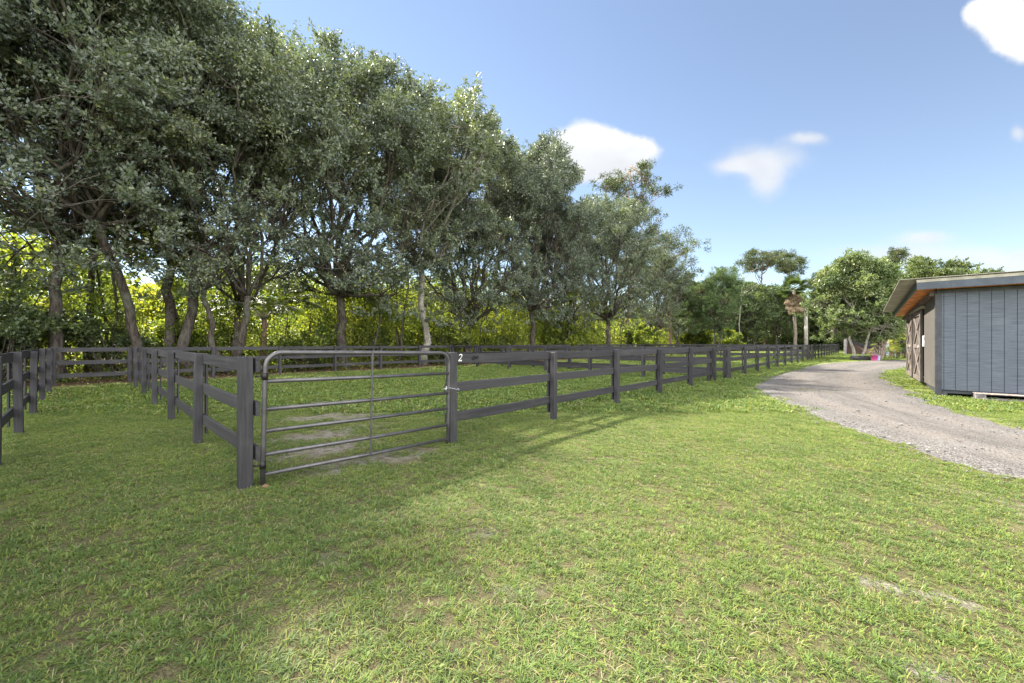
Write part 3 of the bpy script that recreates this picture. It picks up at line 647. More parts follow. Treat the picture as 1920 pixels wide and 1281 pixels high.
def make_shrub(seed, h, r, n, leaf, mat):
    rng = np.random.default_rng(seed); g = Geo(); c = []
    for i in range(n):
        an = rng.random() * 6.28; rr = r * rng.random() ** .5; z = h * rng.uniform(.2, 1) * (1 - .35 * (rr / r) ** 2); p = np.array([math.cos(an) * rr, math.sin(an) * rr, z]); c.append(p)
        g.tube(path(np.array([p[0] * .15, p[1] * .15, -.05]), p, 5, .15, rng), np.linspace(.03, .01, 5), 4, cap=False)
    c = np.array(c); lv = crown_leaves(c, rng.uniform(.3, .6, n) * r * .5, 150, leaf, .6, rng)
    return g.mesh('stems', 'oak_bark', True), blades('foliage', *lv, mat)
SHRUB = [make_shrub(91, 2.6, 1.5, 42, .12, 'understory_leaf'), make_shrub(92, 1.9, 1.6, 40, .12, 'understory_leaf'), make_shrub(93, 3.6, 1.3, 44, .13, 'far_leaf'), make_shrub(94, 2.6, 1.7, 42, .2, 'understory_leaf')]
for mi, t, d, s, lab in [(1, 4.3, 17.2, 1.05, 'bright yellow-green bush behind the rear fence right of the feather palm'), (2, -5.6, 17.0, .95, 'dark bush filling the corner behind the narrow alley fence'), (2, -2.9, 18.3, .9, 'dark leafy bush between the corner oak and the twin-trunk oak'),
                         (0, -7.2, 17.0, 1.0, 'green bush at the left border behind the alley fence'), (0, 0.0, 18.9, 1.05, 'sunny bush between the twin-trunk oak and the V-forked oak'), (2, 8.5, 19, .9, 'vine-hung bush left of the pale leaning trunk'),
                         (0, 13.2, 17.6, 1.2, 'yellow-green bush right of the pale leaning trunk'), (0, 19.0, 17.5, 1.3, 'tall yellow-green bush before the tallest oak'), (3, 26.0, 17.2, 1.2, 'pale green bush right of the tallest oak'),
                         (3, 41.0, 17.0, 1.3, 'green bush below the tall twisted pine'), (3, 60.0, 17.0, 1.5, 'light yellow bush near the far end of the rear fence'), (2, -6.2, 18.2, 1.45, 'tall dark bush at the left border reaching up into the oak foliage'), (0, -8.8, 18.0, 1.6, 'broad green bush left of the corner oak'),
                         (3, 70.0, 15.0, 1.4, 'bright green bush left of the pale straight trunk')]:
    plant('bush', SHRUB[mi], W(t, d), R(t * 97), s, lab, 'bush', 'bushes under the tree row', ('stems', 'foliage'))

# saplings: thin stems leaning about in the thicket
def sapling(seed, h):
    rng = np.random.default_rng(seed); g = Geo()
    for s in range(rng.integers(1, 4)): g.tube(path(np.array([rng.normal() * .15, rng.normal() * .15, -.1]), np.array([rng.normal() * .9, rng.normal() * .6, h * rng.uniform(.8, 1.1)]), 9, .12, rng), np.linspace(.075, .03, 9), 6)
    c = np.c_[rng.normal(size=(16, 2)) * 1.0, rng.uniform(h * .55, h * 1.15, 16)]; lv = crown_leaves(c, rng.uniform(.35, .8, 16), 150, .14, .55, rng)
    return g.mesh('stems', 'oak_bark', True), blades('foliage', *lv, 'understory_leaf')
SAP = [sapling(101, 6), sapling(102, 5), sapling(103, 7)]
for mi, t, d, lab in [(0, -.7, 18.6, 'thin sapling with a bent stem behind the twin-trunk oak'), (1, 8.3, 18.0, 'slender leaning sapling left of the pale trunk'), (2, 9.6, 17.8, 'thin sapling leaning toward the pale trunk'), (0, 17.2, 18.2, 'thin double-stemmed sapling right of the dense oak'),
                      (1, 25.2, 18, 'sapling arching beside the tallest oak'), (2, 30.5, 17.6, 'slim sapling with arching stems under the row'), (0, 38.5, 17.8, 'slim sapling left of the reddish pine trunk'), (1, 56, 18, 'low spreading sapling near the end of the row'), (2, -2.6, 18.8, 'tall thin sapling left of the twin-trunk oak')]:
    plant('sapling', SAP[mi], W(t, d), R(t * 131), 1.0, lab, 'young tree', 'saplings in the thicket', ('stems', 'foliage'))

# ------------------------------------------------------------------ fences
def post_mesh(w, h, seed):
    rng = np.random.default_rng(seed); g = Geo(); g.box((-w / 2, -w / 2, -.2), (w / 2, w / 2, h), .007)
    v = g.v[0]; v[:, :2] += rng.normal(size=(len(v), 2)) * .0012; v[24:, 2] += v[24:, 0] * .06
    return g.mesh('post', 'post_wood')
POSTS = [post_mesh(.10, 1.238 + .012 * i, i) for i in range(4)]; BIGPOST = post_mesh(.115, 1.265, 9)
def rail_mesh(seed):
    rng = np.random.default_rng(seed); g = Geo(); n = 9; x = np.linspace(0, 1, n); sag = -.010 * np.sin(np.pi * x) * rng.uniform(0, 1.2) + rng.normal(size=n) * .0012; yy = rng.normal() * .006 * np.sin(np.pi * x)
    hw, th = .07, .018; v = []; f = []
    for i in range(n):
        for (a, b) in ((-th, -hw + .004), (-th + .004, -hw), (th - .004, -hw), (th, -hw + .004), (th, hw - .004), (th - .004, hw), (-th + .004, hw), (-th, hw - .004)): v.append((x[i], a + yy[i], b + sag[i]))
    for i in range(n - 1):
        for q in range(8): f.append((i * 8 + q, i * 8 + (q + 1) % 8, i * 8 + 8 + (q + 1) % 8, i * 8 + 8 + q))
    f.append(tuple(reversed(range(8)))); f.append(tuple((n - 1) * 8 + q for q in range(8))); g.add(v, f); return g.mesh('rail', 'rail_wood')
RAILS = [rail_mesh(i) for i in range(5)]
def batten_mesh():
    g = Geo(); g.box((-.065, -.0115, .10), (.065, .0115, 1.245), .004); return g.mesh('batten', 'post_wood')
BATTEN = batten_mesh()
def fence(p0, heading, xs, side, label, group='dark plank fences', big=(), zs=(1.175, .75, .32), skip_post=(), over=(0, 0)):
    """post-and-rail run: local x along the run, posts on the local +y*side face of the rails, cover boards opposite"""
    rng = random.Random(len(label) * 31 + int(xs[-1] * 10)); e = empty('plank_fence', (p0[0], p0[1], 0), heading, label, 'fence', group)
    for i, x in enumerate(xs):
        if i in skip_post: continue
        if i in big: link('post', BIGPOST, e, (x, side * (.0185 + .07), 0))
        else: link('post', POSTS[rng.randrange(4)], e, (x, side * (.0185 + .05), -.01), (R(rng.uniform(-.7, .7)), R(rng.uniform(-.7, .7)), R(rng.uniform(-2, 2))))
        if i not in big: link('batten', BATTEN, e, (x, -side * (.0185 + .0125), rng.uniform(-.02, .005)))
    for i in range(len(xs) - 1):
        a = xs[i] + (.003 if i else -over[0]); b = xs[i + 1] - (.003 if i < len(xs) - 2 else -over[1])
        for z in zs:
            o = link('rail', RAILS[rng.randrange(5)], e, (a, 0, z + rng.uniform(-.012, .012)), (0, R(rng.uniform(-.25, .25)), 0)); o.scale = (b - a, 1, 1)
    return e
hA = math.atan2(A[1], A[0]); hB = math.atan2(B[1], B[0]); T1 = 12.04; T2 = 13.79; TL = -4.33; TG = -2.47; DR = 15.3
main = fence(W(0, .03), hA, [T1 / 5 * i for i in range(6)], -1, 'dark plank fence along the lawn carrying the white number 2', big=(0,), over=(.04, .06))
fence(W(T2, 0), hA, [2.44 * i for i in range(22)], -1, 'long dark plank fence running beside the gravel driveway into the distance', over=(.06, .06))
fence(W(TG + .075, 0), hB, [DR / 6 * i for i in range(7)], 1, 'dark plank side fence from the gate hinge post back to the trees', big=(0,), over=(.09, -.05))
fence(W(TL, -2.0), hB, [(DR + 2.0) / 7 * i for i in range(8)], -1, 'dark plank fence cut off by the left border, far side of the grass alley', over=(.05, -.05))
fence(W(TL, DR), hA, [0, -TL + TG] + [-TL + TG + 2.44 * (i + 1) for i in range(32)], -1, 'rear dark plank fence running along the foot of the trees', over=(.05, .05))
fence(W(T1 - .10, .12), hB, [.0] + [(DR - .3) / 6 * (i + 1) for i in range(6)], 1, 'cross fence behind the lawn fence, near side of the second alley', over=(0, -.1))
fence(W(T2 + .10, .12), hB, [.0] + [(DR - .3) / 6 * (i + 1) for i in range(6)], -1, 'cross fence on the far side of the second alley', over=(0, -.1))
fence(W(38.19, .12), hB, [.0] + [(DR - .3) / 6 * (i + 1) for i in range(6)], 1, 'distant cross fence dividing the far paddocks', over=(0, -.1))
fence(W(40.6, .12), hB, [.0] + [(DR - .3) / 6 * (i + 1) for i in range(6)], 1, 'most distant cross fence, beyond the dividing fence', over=(0, -.1))

def fence_number():
    """white 2 on the top board next to the gate post"""
    pts = [(-.024, .026)] + [(.0 + .025 * math.cos(a), .022 + .025 * math.sin(a)) for a in np.linspace(2.9, -.75, 11)] + [(.004, -.018), (-.016, -.036), (-.028, -.046)]
    wid = [.010] + [.006 + .007 * math.sin(np.pi * i / 10) for i in range(11)] + [.010, .007, .006]
    v = []; f = []; P = np.array(pts); tn = np.gradient(P, axis=0); tn /= np.linalg.norm(tn, axis=1)[:, None]; nr = np.c_[-tn[:, 1], tn[:, 0]]
    for i in range(len(P)):
        for s in (-.5, .5):
            q = P[i] + nr[i] * wid[i] * s
            for y in (0, -.002): v.append((q[0] + q[1] * .18, y, q[1]))
    for i in range(len(P) - 1):
        a = 4 * i; b = a + 4; f += [(a + 1, a + 3, b + 3, b + 1), (a, b, b + 2, a + 2), (a, a + 1, b + 1, b), (a + 2, b + 2, b + 3, a + 3)]
    g = Geo(); g.add(v, f); b = Geo(); b.box((-.034, -.0022, -.054), (.026, 0, -.044)); g.add(b.v[0], b.f); g.box((.019, -.0021, -.05), (.027, 0, -.034))
    link('number_two', g.mesh('number_two', 'white_paint'), main, (.215, -.0195, 1.185))
    h = Geo(); h.box((-.05, -.012, -.014), (.055, 0, .014), .002); a = np.linspace(-.4, 6.0, 14); h.tube(np.c_[.03 * np.cos(a) - .035, np.full(14, -.02), .026 * np.sin(a) - .006], .006, 5); a2 = np.linspace(0, 6.2, 12); h.tube(np.c_[.018 * np.cos(a2) + .04, np.full(12, -.018), .018 * np.sin(a2) + .004], .005, 5)
    link('latch_plate', h.mesh('latch_plate', 'dark_iron'), main, (.50, -.0195, 1.18))
fence_number()

def gate():
    L = 2.27; p = W(TG + .115, -.08); e = empty('tube_gate', (p[0], p[1], .0), hA, 'dark tubular steel farm gate of six level bars, closed and sagging slightly', 'gate'); e.rotation_euler = (0, R(1.15), hA)
    r = .024; zb, zt, c = .055, 1.305, .15; arc = lambda cx, cz, a0, a1: [(cx + c * math.cos(a), 0, cz + c * math.sin(a)) for a in np.linspace(a0, a1, 9)]
    P = [(0, 0, zb - .05), (0, 0, .4), (0, 0, .8)] + arc(c, zt - c, math.pi, math.pi / 2) + [(L * .5, 0, zt)] + arc(L - c, zt - c, math.pi / 2, 0) + [(L, 0, .8), (L, 0, .4), (L, 0, zb - .05)]
    g = Geo(); g.tube(np.array(P), r, 12); link('frame', g.mesh('frame', 'gate_steel', True), e)
    for z in (1.02, .745, .53, .30, .105):
        b = Geo(); b.tube(np.array([(.006, 0, z), (L * .5, 0, z - .004), (L - .006, 0, z)]), .0205, 12); link('bar', b.mesh('bar', 'gate_steel', True), e)
    b = Geo(); b.box((L * .49 - .012, -.0265, .09), (L * .49 + .012, -.0225, 1.32)); link('brace', b.mesh('brace', 'gate_steel'), e)
    for z in (1.07, .20):
        h = Geo(); h.tube(np.array([(-.075, .03, z), (-.05, .01, z), (-.034, 0, z)]), .009, 6); h.tube(np.array([(-.002, 0, z - .035), (-.002, 0, z + .035)]), .028, 10); link('hinge', h.mesh('hinge', 'dark_iron', True), e)
    h = Geo(); n = 30; a = np.linspace(0, 2 * math.pi, n, endpoint=False); ring = np.c_[L + .05 + .125 * np.cos(a), .02 + .115 * np.sin(a), .80 + .02 * np.sin(a * 2)]
    for i in range(n):
        q = ring[i]; d = ring[(i + 1) % n] - q; h.tube(np.array([q - d * .15, q + d * 1.1]), .0055 if i % 2 else .004, 5)
    h.tube(np.array([(L - .06, -.03, .84), (L - .075, -.035, .80), (L - .06, -.035, .765)]), .011, 6); link('latch_chain', h.mesh('latch_chain', 'zinc', True), e)
gate()

# ------------------------------------------------------------------ shed
def shed():
    ax = Vector((.655, .755, 0)); o = (11.25, 10.55); e = empty('shed', (o[0], o[1], 0), math.atan2(ax.y, ax.x), 'blue-grey plank shed with an overhanging roof and sliding barn doors', 'shed')
    # local x: along the door side away from the camera; local -y: along the front, to the right
    LX, LY, zb, zt = 8.3, 5.2, .17, 2.70
    g = Geo(); pitch = .203                                   # grooved panels on a backing
    g.box((.02, -LY, zb), (.05, -.02, zt)); y = -.13
    while y > -LY + .05:
        a = max(-LY, y - pitch + .006); g.box((-.001, a, zb), (.0185, y - .006, zt)); y -= pitch
    g.box((-.001, -.124, zb), (.0185, -.09, zt)); link('front_wall', g.mesh('front_wall', 'siding_blue'), e)
    g = Geo(); g.box((-.022, -.0885, zb - .14), (-.0015, .03, zt), .003); g.box((-.0015, .0015, zb - .14), (.10, .028, zt), .003); link('corner_trim', g.mesh('corner_trim', 'dark_trim'), e)
    g = Geo(); g.box((.101, -.06, zb), (2.62, 0, zt)); g.box((7.72, -.06, zb), (LX, 0, zt)); g.box((2.62, -.06, 2.45), (7.72, 0, zt)); link('side_wall', g.mesh('side_wall', 'siding_tan'), e)
    g = Geo(); g.box((2.63, -.32, zb), (7.71, -.28, 2.44)); link('door_recess', g.mesh('door_recess', 'door_dark'), e)
    g = Geo(); g.box((.06, -LY, zb - .09), (LX, -.07, zb - .002)); g.box((.05, -.2, .0), (LX, -.07, zb - .09)); g.box((.05, -2.6, 0), (LX, -2.4, zb - .09)); link('floor_frame', g.mesh('floor_frame', 'dark_trim'), e)
    g = Geo(); g.box((LX - .05, -LY, zb), (LX, -.061, zt)); g.box((.051, -LY, zb), (LX - .051, -LY + .05, zt)); link('back_wall', g.mesh('back_wall', 'siding_blue'), e)
    for x0 in (2.78, 5.42):                                   # two braced sliding doors
        w, h0, h1 = 2.15, .16, 2.43; g = Geo(); g.box((x0, .012, h0), (x0 + w, .045, h1)); d = link('door', g.mesh('door', 'siding_tan'), e)
        g = Geo()
        for (a, b, c, dd) in ((0, .14, h0, h1), (w - .14, w, h0, h1), (.14, w - .14, h0, h0 + .14), (.14, w - .14, h1 - .14, h1), (.14, w - .14, 1.22, 1.36)): g.box((x0 + a, .046, c), (x0 + b, .078, dd))
        link('door_frame', g.mesh('door_frame', 'door_wood'), d)
        g = Geo()
        for (z0, z1) in ((h0 + .14, 1.22), (1.36, h1 - .14)):
            for s in (0, 1):
                p0 = np.array([x0 + .14, .062, z0 if s else z1]); p1 = np.array([x0 + w - .14, .062, z1 if s else z0]); v = p1 - p0; L = np.linalg.norm(v); th = math.atan2(v[2], v[0])
                g.box((0, -.012 + s * .003, -.06), (L, .010 + s * .003, .06), 0, ((math.cos(th), 0, -math.sin(th)), (0, 1, 0), (math.sin(th), 0, math.cos(th))), p0)
        link('cross_brace', g.mesh('cross_brace', 'door_wood'), d)
        g = Geo(); g.tube(np.array([(x0 + .07, .08, 1.05), (x0 + .07, .12, 1.08), (x0 + .07, .12, 1.28), (x0 + .07, .08, 1.31)]), .012, 6); link('handle', g.mesh('handle', 'zinc', True), d)
    g = Geo(); g.box((2.3, .002, 2.47), (8.0, .10, 2.545), .006); link('door_track', g.mesh('door_track', 'cream_trim'), e)
    g = Geo(); g.box((2.36, .0, 1.28), (2.46, .05, 1.62), .008); link('switch_box', g.mesh('switch_box', 'white_paint'), e)
    # roof falls a little to the back
    fall = lambda x: -.033 * x
    def slab(g, x0, x1, y0, y1, z0, z1):
        v = [(x0, y0, z0 + fall(x0)), (x1, y0, z0 + fall(x1)), (x1, y1, z0 + fall(x1)), (x0, y1, z0 + fall(x0)), (x0, y0, z1 + fall(x0)), (x1, y0, z1 + fall(x1)), (x1, y1, z1 + fall(x1)), (x0, y1, z1 + fall(x0))]
        g.add(v, [(3, 2, 1, 0), (4, 5, 6, 7), (0, 1, 5, 4), (1, 2, 6, 5), (2, 3, 7, 6), (3, 0, 4, 7)])
    X0, X1, Y1 = -.33, 9.0, .40
    g = Geo(); n = 190; xs = np.linspace(X0 - .03, X1, n); v = []; f = []            # corrugated sheet, ribs run across
    for x in xs:
        zz = 3.075 + fall(x) + .011 * math.sin(x * 2 * math.pi / .21); v += [(x, -LY, zz), (x, Y1 + .33, zz), (x, -LY, zz + .012), (x, Y1 + .33, zz + .012)]
    for i in range(n - 1):
        a = 4 * i; b = a + 4; f += [(a, a + 1, b + 1, b), (a + 2, b + 2, b + 3, a + 3), (a + 1, a + 3, b + 3, b + 1), (a, b, b + 2, a + 2)]
    f += [(0, 2, 3, 1), (4 * n - 4, 4 * n - 3, 4 * n - 1, 4 * n - 2)]; g.add(v, f); link('roof', g.mesh('roof', 'roof_sheet'), e)
    g = Geo(); slab(g, X0, X0 + .03, -LY, Y1, 2.985, 3.058); slab(g, X0 + .031, X1 - .05, Y1 - .03, Y1, 3.035, 3.058); link('eave_trim', g.mesh('eave_trim', 'cream_trim'), e)
    g = Geo(); slab(g, X0 + .004, X0 + .04, -LY, Y1 - .004, 2.80, 2.984); slab(g, X0 + .041, X1 - .05, Y1 - .036, Y1 - .004, 2.87, 3.034); link('fascia', g.mesh('fascia', 'fascia_paint'), e)
    g = Geo(); slab(g, X0 + .042, X1 - .06, Y1 - .05, Y1 - .037, 2.85, 2.88); link('soffit_edge', g.mesh('soffit_edge', 'cream_trim'), e)
    g = Geo(); slab(g, X0 + .041, X1 - .05, .004, Y1 - .051, 2.86, 2.876); slab(g, X0 + .041, -.024, -LY, .003, 2.812, 2.83)
    link('soffit', g.mesh('soffit', 'soffit_ply'), e)
    g = Geo()
    for x in np.arange(.1, 8.6, .42): g.box((x, -.01, 2.66 + fall(x)), (x + .045, .12, 2.80 + fall(x)))
    link('rafter_tails', g.mesh('rafter_tails', 'door_wood'), e)
    g = Geo(); slab(g, .0, LX, -LY, -.001, 2.701, 2.80); link('top_plate', g.mesh('top_plate', 'dark_trim'), e)
    return e
SHED = shed()
def pallet():
    ax = np.array([.655, .755]); fr = np.array([.755, -.655]); p = np.array([11.25, 10.55]) + fr * .62 - ax * .36
    e = empty('pallet', (p[0], p[1], 0), math.atan2(fr[1], fr[0]), 'weathered wooden pallet pushed under the front of the shed', 'pallet')
    for y in (0, .2, .42):
        g = Geo(); g.box((0, y, .135), (2.4, y + .10, .155), .003); link('deck_board', g.mesh('deck_board', 'pallet_end' if y == 0 else 'pallet_wood'), e)
        g = Geo(); g.box((0, y - .03, .0), (2.4, y + .11, .024), .003); link('bottom_board', g.mesh('bottom_board', 'pallet_wood'), e)
    for x in (.02, .93, 1.85):
        g = Geo(); g.box((x, .005, .025), (x + .16, .5, .134), .003); link('block', g.mesh('block', 'pallet_wood'), e)
pallet()

# ------------------------------------------------------------------ things by the far end of the driveway
def bucket():
    e = empty('bucket', (28.75, 31.6, 0), 0, 'bright pink plastic bucket standing at the foot of the round tree', 'bucket')
    g = Geo(); g.lathe([(.17, 0), (.225, .40), (.24, .40), (.24, .43), (.215, .43), (.165, .03)], 24, capb=False); g.lathe([(.168, .012), (.001, .014)], 24, capb=False); link('body', g.mesh('body', 'pink_plastic', True), e)
    a = np.linspace(0, math.pi, 14); h = Geo(); h.tube(np.c_[.235 * np.cos(a), -.1 * np.sin(a), .40 + .08 * np.sin(a)], .007, 5); link('handle', h.mesh('handle', 'zinc', True), e)
    g = Geo(); g.lathe([(.62, 0), (.66, .12), (.60, .34), (.56, .34), (.54, .26), (.01, .27)], 28, capb=False); tag(link('tree_ring', g.mesh('tree_ring', 'rubber', True), None, (28.5, 32.6, 0)), 'dark round planter ring around the foot of the round tree', 'planter')
    g = Geo(); g.lathe([(.15, 0), (.19, .36), (.20, .37), (.17, .37), (.14, .05)], 20, capb=False); tag(link('bucket', g.mesh('bucket', 'pale_plastic', True), None, (29.25, 31.9, 0)), 'small greyish pot between the pink bucket and the palm trunk', 'pot')
bucket()
def storage_bay():
    u = .84; Y = 50.; e = empty('storage_bay', (u * Y, Y, 0), R(-42), 'open plank storage bay with brown mulch heaped against its walls', 'storage bay')
    W_, D_, H_ = 7.0, 3.0, 1.95
    for (nm, lo, hi, m) in (('back_wall', (0, D_, 0), (W_, D_ + .1, H_), 'bay_dark'), ('side_wall', (-.1, 0, 0), (0, D_ + .1, H_), 'bay_plank'), ('side_wall', (W_, 0, 0), (W_ + .1, D_ + .1, H_), 'bay_plank')):
        g = Geo(); n = 8; hh = H_ / n
        for i in range(n): g.box((lo[0], lo[1], i * hh + .006), (hi[0], hi[1], (i + 1) * hh - .006), .004)
        link(nm, g.mesh(nm, m), e)
    for x in (-.13, W_ + .13):
        g = Geo(); g.box((x - .12, -.26, -.1), (x + .12, -.01, H_ + .08), .01); link('post', g.mesh('post', 'bay_plank'), e)
    rng = np.random.default_rng(5); n = 36; m = 18; X, Yy = np.meshgrid(np.linspace(.03, W_ - .03, n), np.linspace(.25, D_ - .02, m)); h = 1.25 * (Yy / D_) ** .7 * (.75 + .25 * np.sin(X * 1.9 + 1)) + rng.normal(size=X.shape) * .05; h[0] = 0
    i = np.arange(n * m).reshape(m, n); q = np.stack([i[:-1, :-1], i[:-1, 1:], i[1:, 1:], i[1:, :-1]], -1).reshape(-1, 4); g = Geo(); g.add(np.c_[X.ravel(), Yy.ravel(), h.ravel()], q.tolist())
    tag(link('mulch_heap', g.mesh('mulch_heap', 'mulch', True), None, (u * Y, Y, 0), (0, 0, R(-42))), 'heap of reddish brown mulch inside the storage bay', 'mulch')
storage_bay()
def yard_tools():
    e = empty('wheelbarrow', (*at(.978, 44), 0), R(-25), 'blue wheelbarrow parked near the left end of the shed', 'wheelbarrow'); e.scale = (1.25,) * 3
    v = [(-.3, -.22, .32), (.45, -.18, .32), (.45, .18, .32), (-.3, .22, .32), (-.55, -.36, .68), (.7, -.32, .62), (.7, .32, .62), (-.55, .36, .68)]; f = [(3, 2, 1, 0), (0, 1, 5, 4), (1, 2, 6, 5), (2, 3, 7, 6), (3, 0, 4, 7)]
    vi = [(x * .95, y * .95, z + .012) for (x, y, z) in v]; g = Geo(); g.add(v + vi, f + [tuple(8 + i for i in reversed(q)) for q in f] + [(4, 5, 13, 12), (5, 6, 14, 13), (6, 7, 15, 14), (7, 4, 12, 15)]); link('tray', g.mesh('tray', 'blue_plastic'), e)
    for s in (-1, 1):
        h = Geo(); h.tube(np.array([(.85, s * .06, .2), (-.3, s * .24, .30), (-1.0, s * .32, .55)]), .02, 6); link('handle', h.mesh('handle', 'blue_plastic', True), e)
        h = Geo(); h.tube(np.array([(-.25, s * .22, .31), (-.35, s * .24, .0)]), .018, 6); link('leg', h.mesh('leg', 'dark_iron', True), e)
    w = Geo(); a = np.linspace(0, 2 * math.pi, 20, endpoint=False); w.tube(np.c_[.85 + .15 * np.cos(a), np.zeros(20), .19 + .15 * np.sin(a)], .045, 8, closed=True); wl = link('wheel', w.mesh('wheel', 'rubber', True), e)
    hb = Geo(); hb.tube(np.array([(.85, -.06, .19), (.85, .06, .19)]), .05, 10); link('hub', hb.mesh('hub', 'zinc', True), wl)
    g = Geo(); g.tube(np.array([(0, 0, .02), (.2, .35, 1.45)]), .03, 6); g.box((-.28, -.03, 0), (.28, .01, .08)); tag(link('rake', g.mesh('rake', 'orange_wood'), None, (*at(.950, 44), 0)), 'orange-handled rake leaning beside the blue wheelbarrow', 'rake')
    g = Geo(); g.lathe([(.2, 0), (.26, .5), (.28, .5), (.25, .53), (.19, .04)], 20, capb=False); tag(link('tub', g.mesh('tub', 'pale_plastic', True), None, (*at(.963, 43.2), 0)), 'pale blue tub between the rake and the wheelbarrow', 'tub')
    g = Geo(); g.box((-.14, -.14, -.1), (.14, .14, 2.0), .015); tag(link('gate_post', g.mesh('gate_post', 'pale_plastic'), None, (*at(.941, 44.5), 0)), 'pale grey-blue square post left of the rake', 'post')
yard_tools()

# ------------------------------------------------------------------ grass, gravel, fallen leaves
def grass_patch(seed, n, size, hmin, hmax, w, tone_shift=0.0):
    rng = np.random.default_rng(seed); m = max(8, n // 8); cc = rng.uniform(-size / 2, size / 2, (m, 2)); ci = rng.integers(0, m, n); k = 4; an = rng.random(n) * 6.28
    off = rng.random(n) * (.022 if size < .5 else .06); xy = cc[ci] + np.c_[np.cos(an), np.sin(an)] * off[:, None]; an = an + rng.normal(size=n) * .5; ctone = rng.normal(size=m) * .13; chh = rng.uniform(.6, 1.25, m)
    h = rng.uniform(hmin, hmax, n) * chh[ci]; lean = rng.uniform(.4, 2.3, n); wd = w * rng.uniform(.6, 1.3, n)
    dx, dy = np.cos(an), np.sin(an); t = np.array([0, .4, .75, 1.0]); v = np.empty((n, 7, 3))
    for i, tt in enumerate(t):
        r = h * lean * tt ** 1.6 * .8; z = h * (tt - .28 * lean * tt ** 2.2); z = np.maximum(z, .002); x = xy[:, 0] + dx * r; y = xy[:, 1] + dy * r; ww = wd * (1 - .25 * tt) * .5
        if i < 3:
            v[:, 2 * i] = np.c_[x - dy * ww, y + dx * ww, z]; v[:, 2 * i + 1] = np.c_[x + dy * ww, y - dx * ww, z]
        else: v[:, 6] = np.c_[x, y, z]
    o = np.arange(n)[:, None] * 7; loops = np.concatenate([o + np.array([[0, 1, 3, 2]]), o + np.array([[2, 3, 5, 4]]), o + np.array([[4, 5, 6]])], 1).ravel()
    st = (np.arange(n)[:, None] * 11 + np.array([[0, 4, 8]])).ravel(); tone = rng.beta(2.2, 2.2, n) * .78 + tone_shift + ctone[ci]; tone = np.where(rng.random(n) < .08, rng.uniform(.84, 1, n), tone)
    me = raw_mesh('tuft', v.reshape(-1, 3), loops, st, np.repeat(tone, 3), 'grass_blade'); return bpy.data.objects.new('grass_tuft', me)
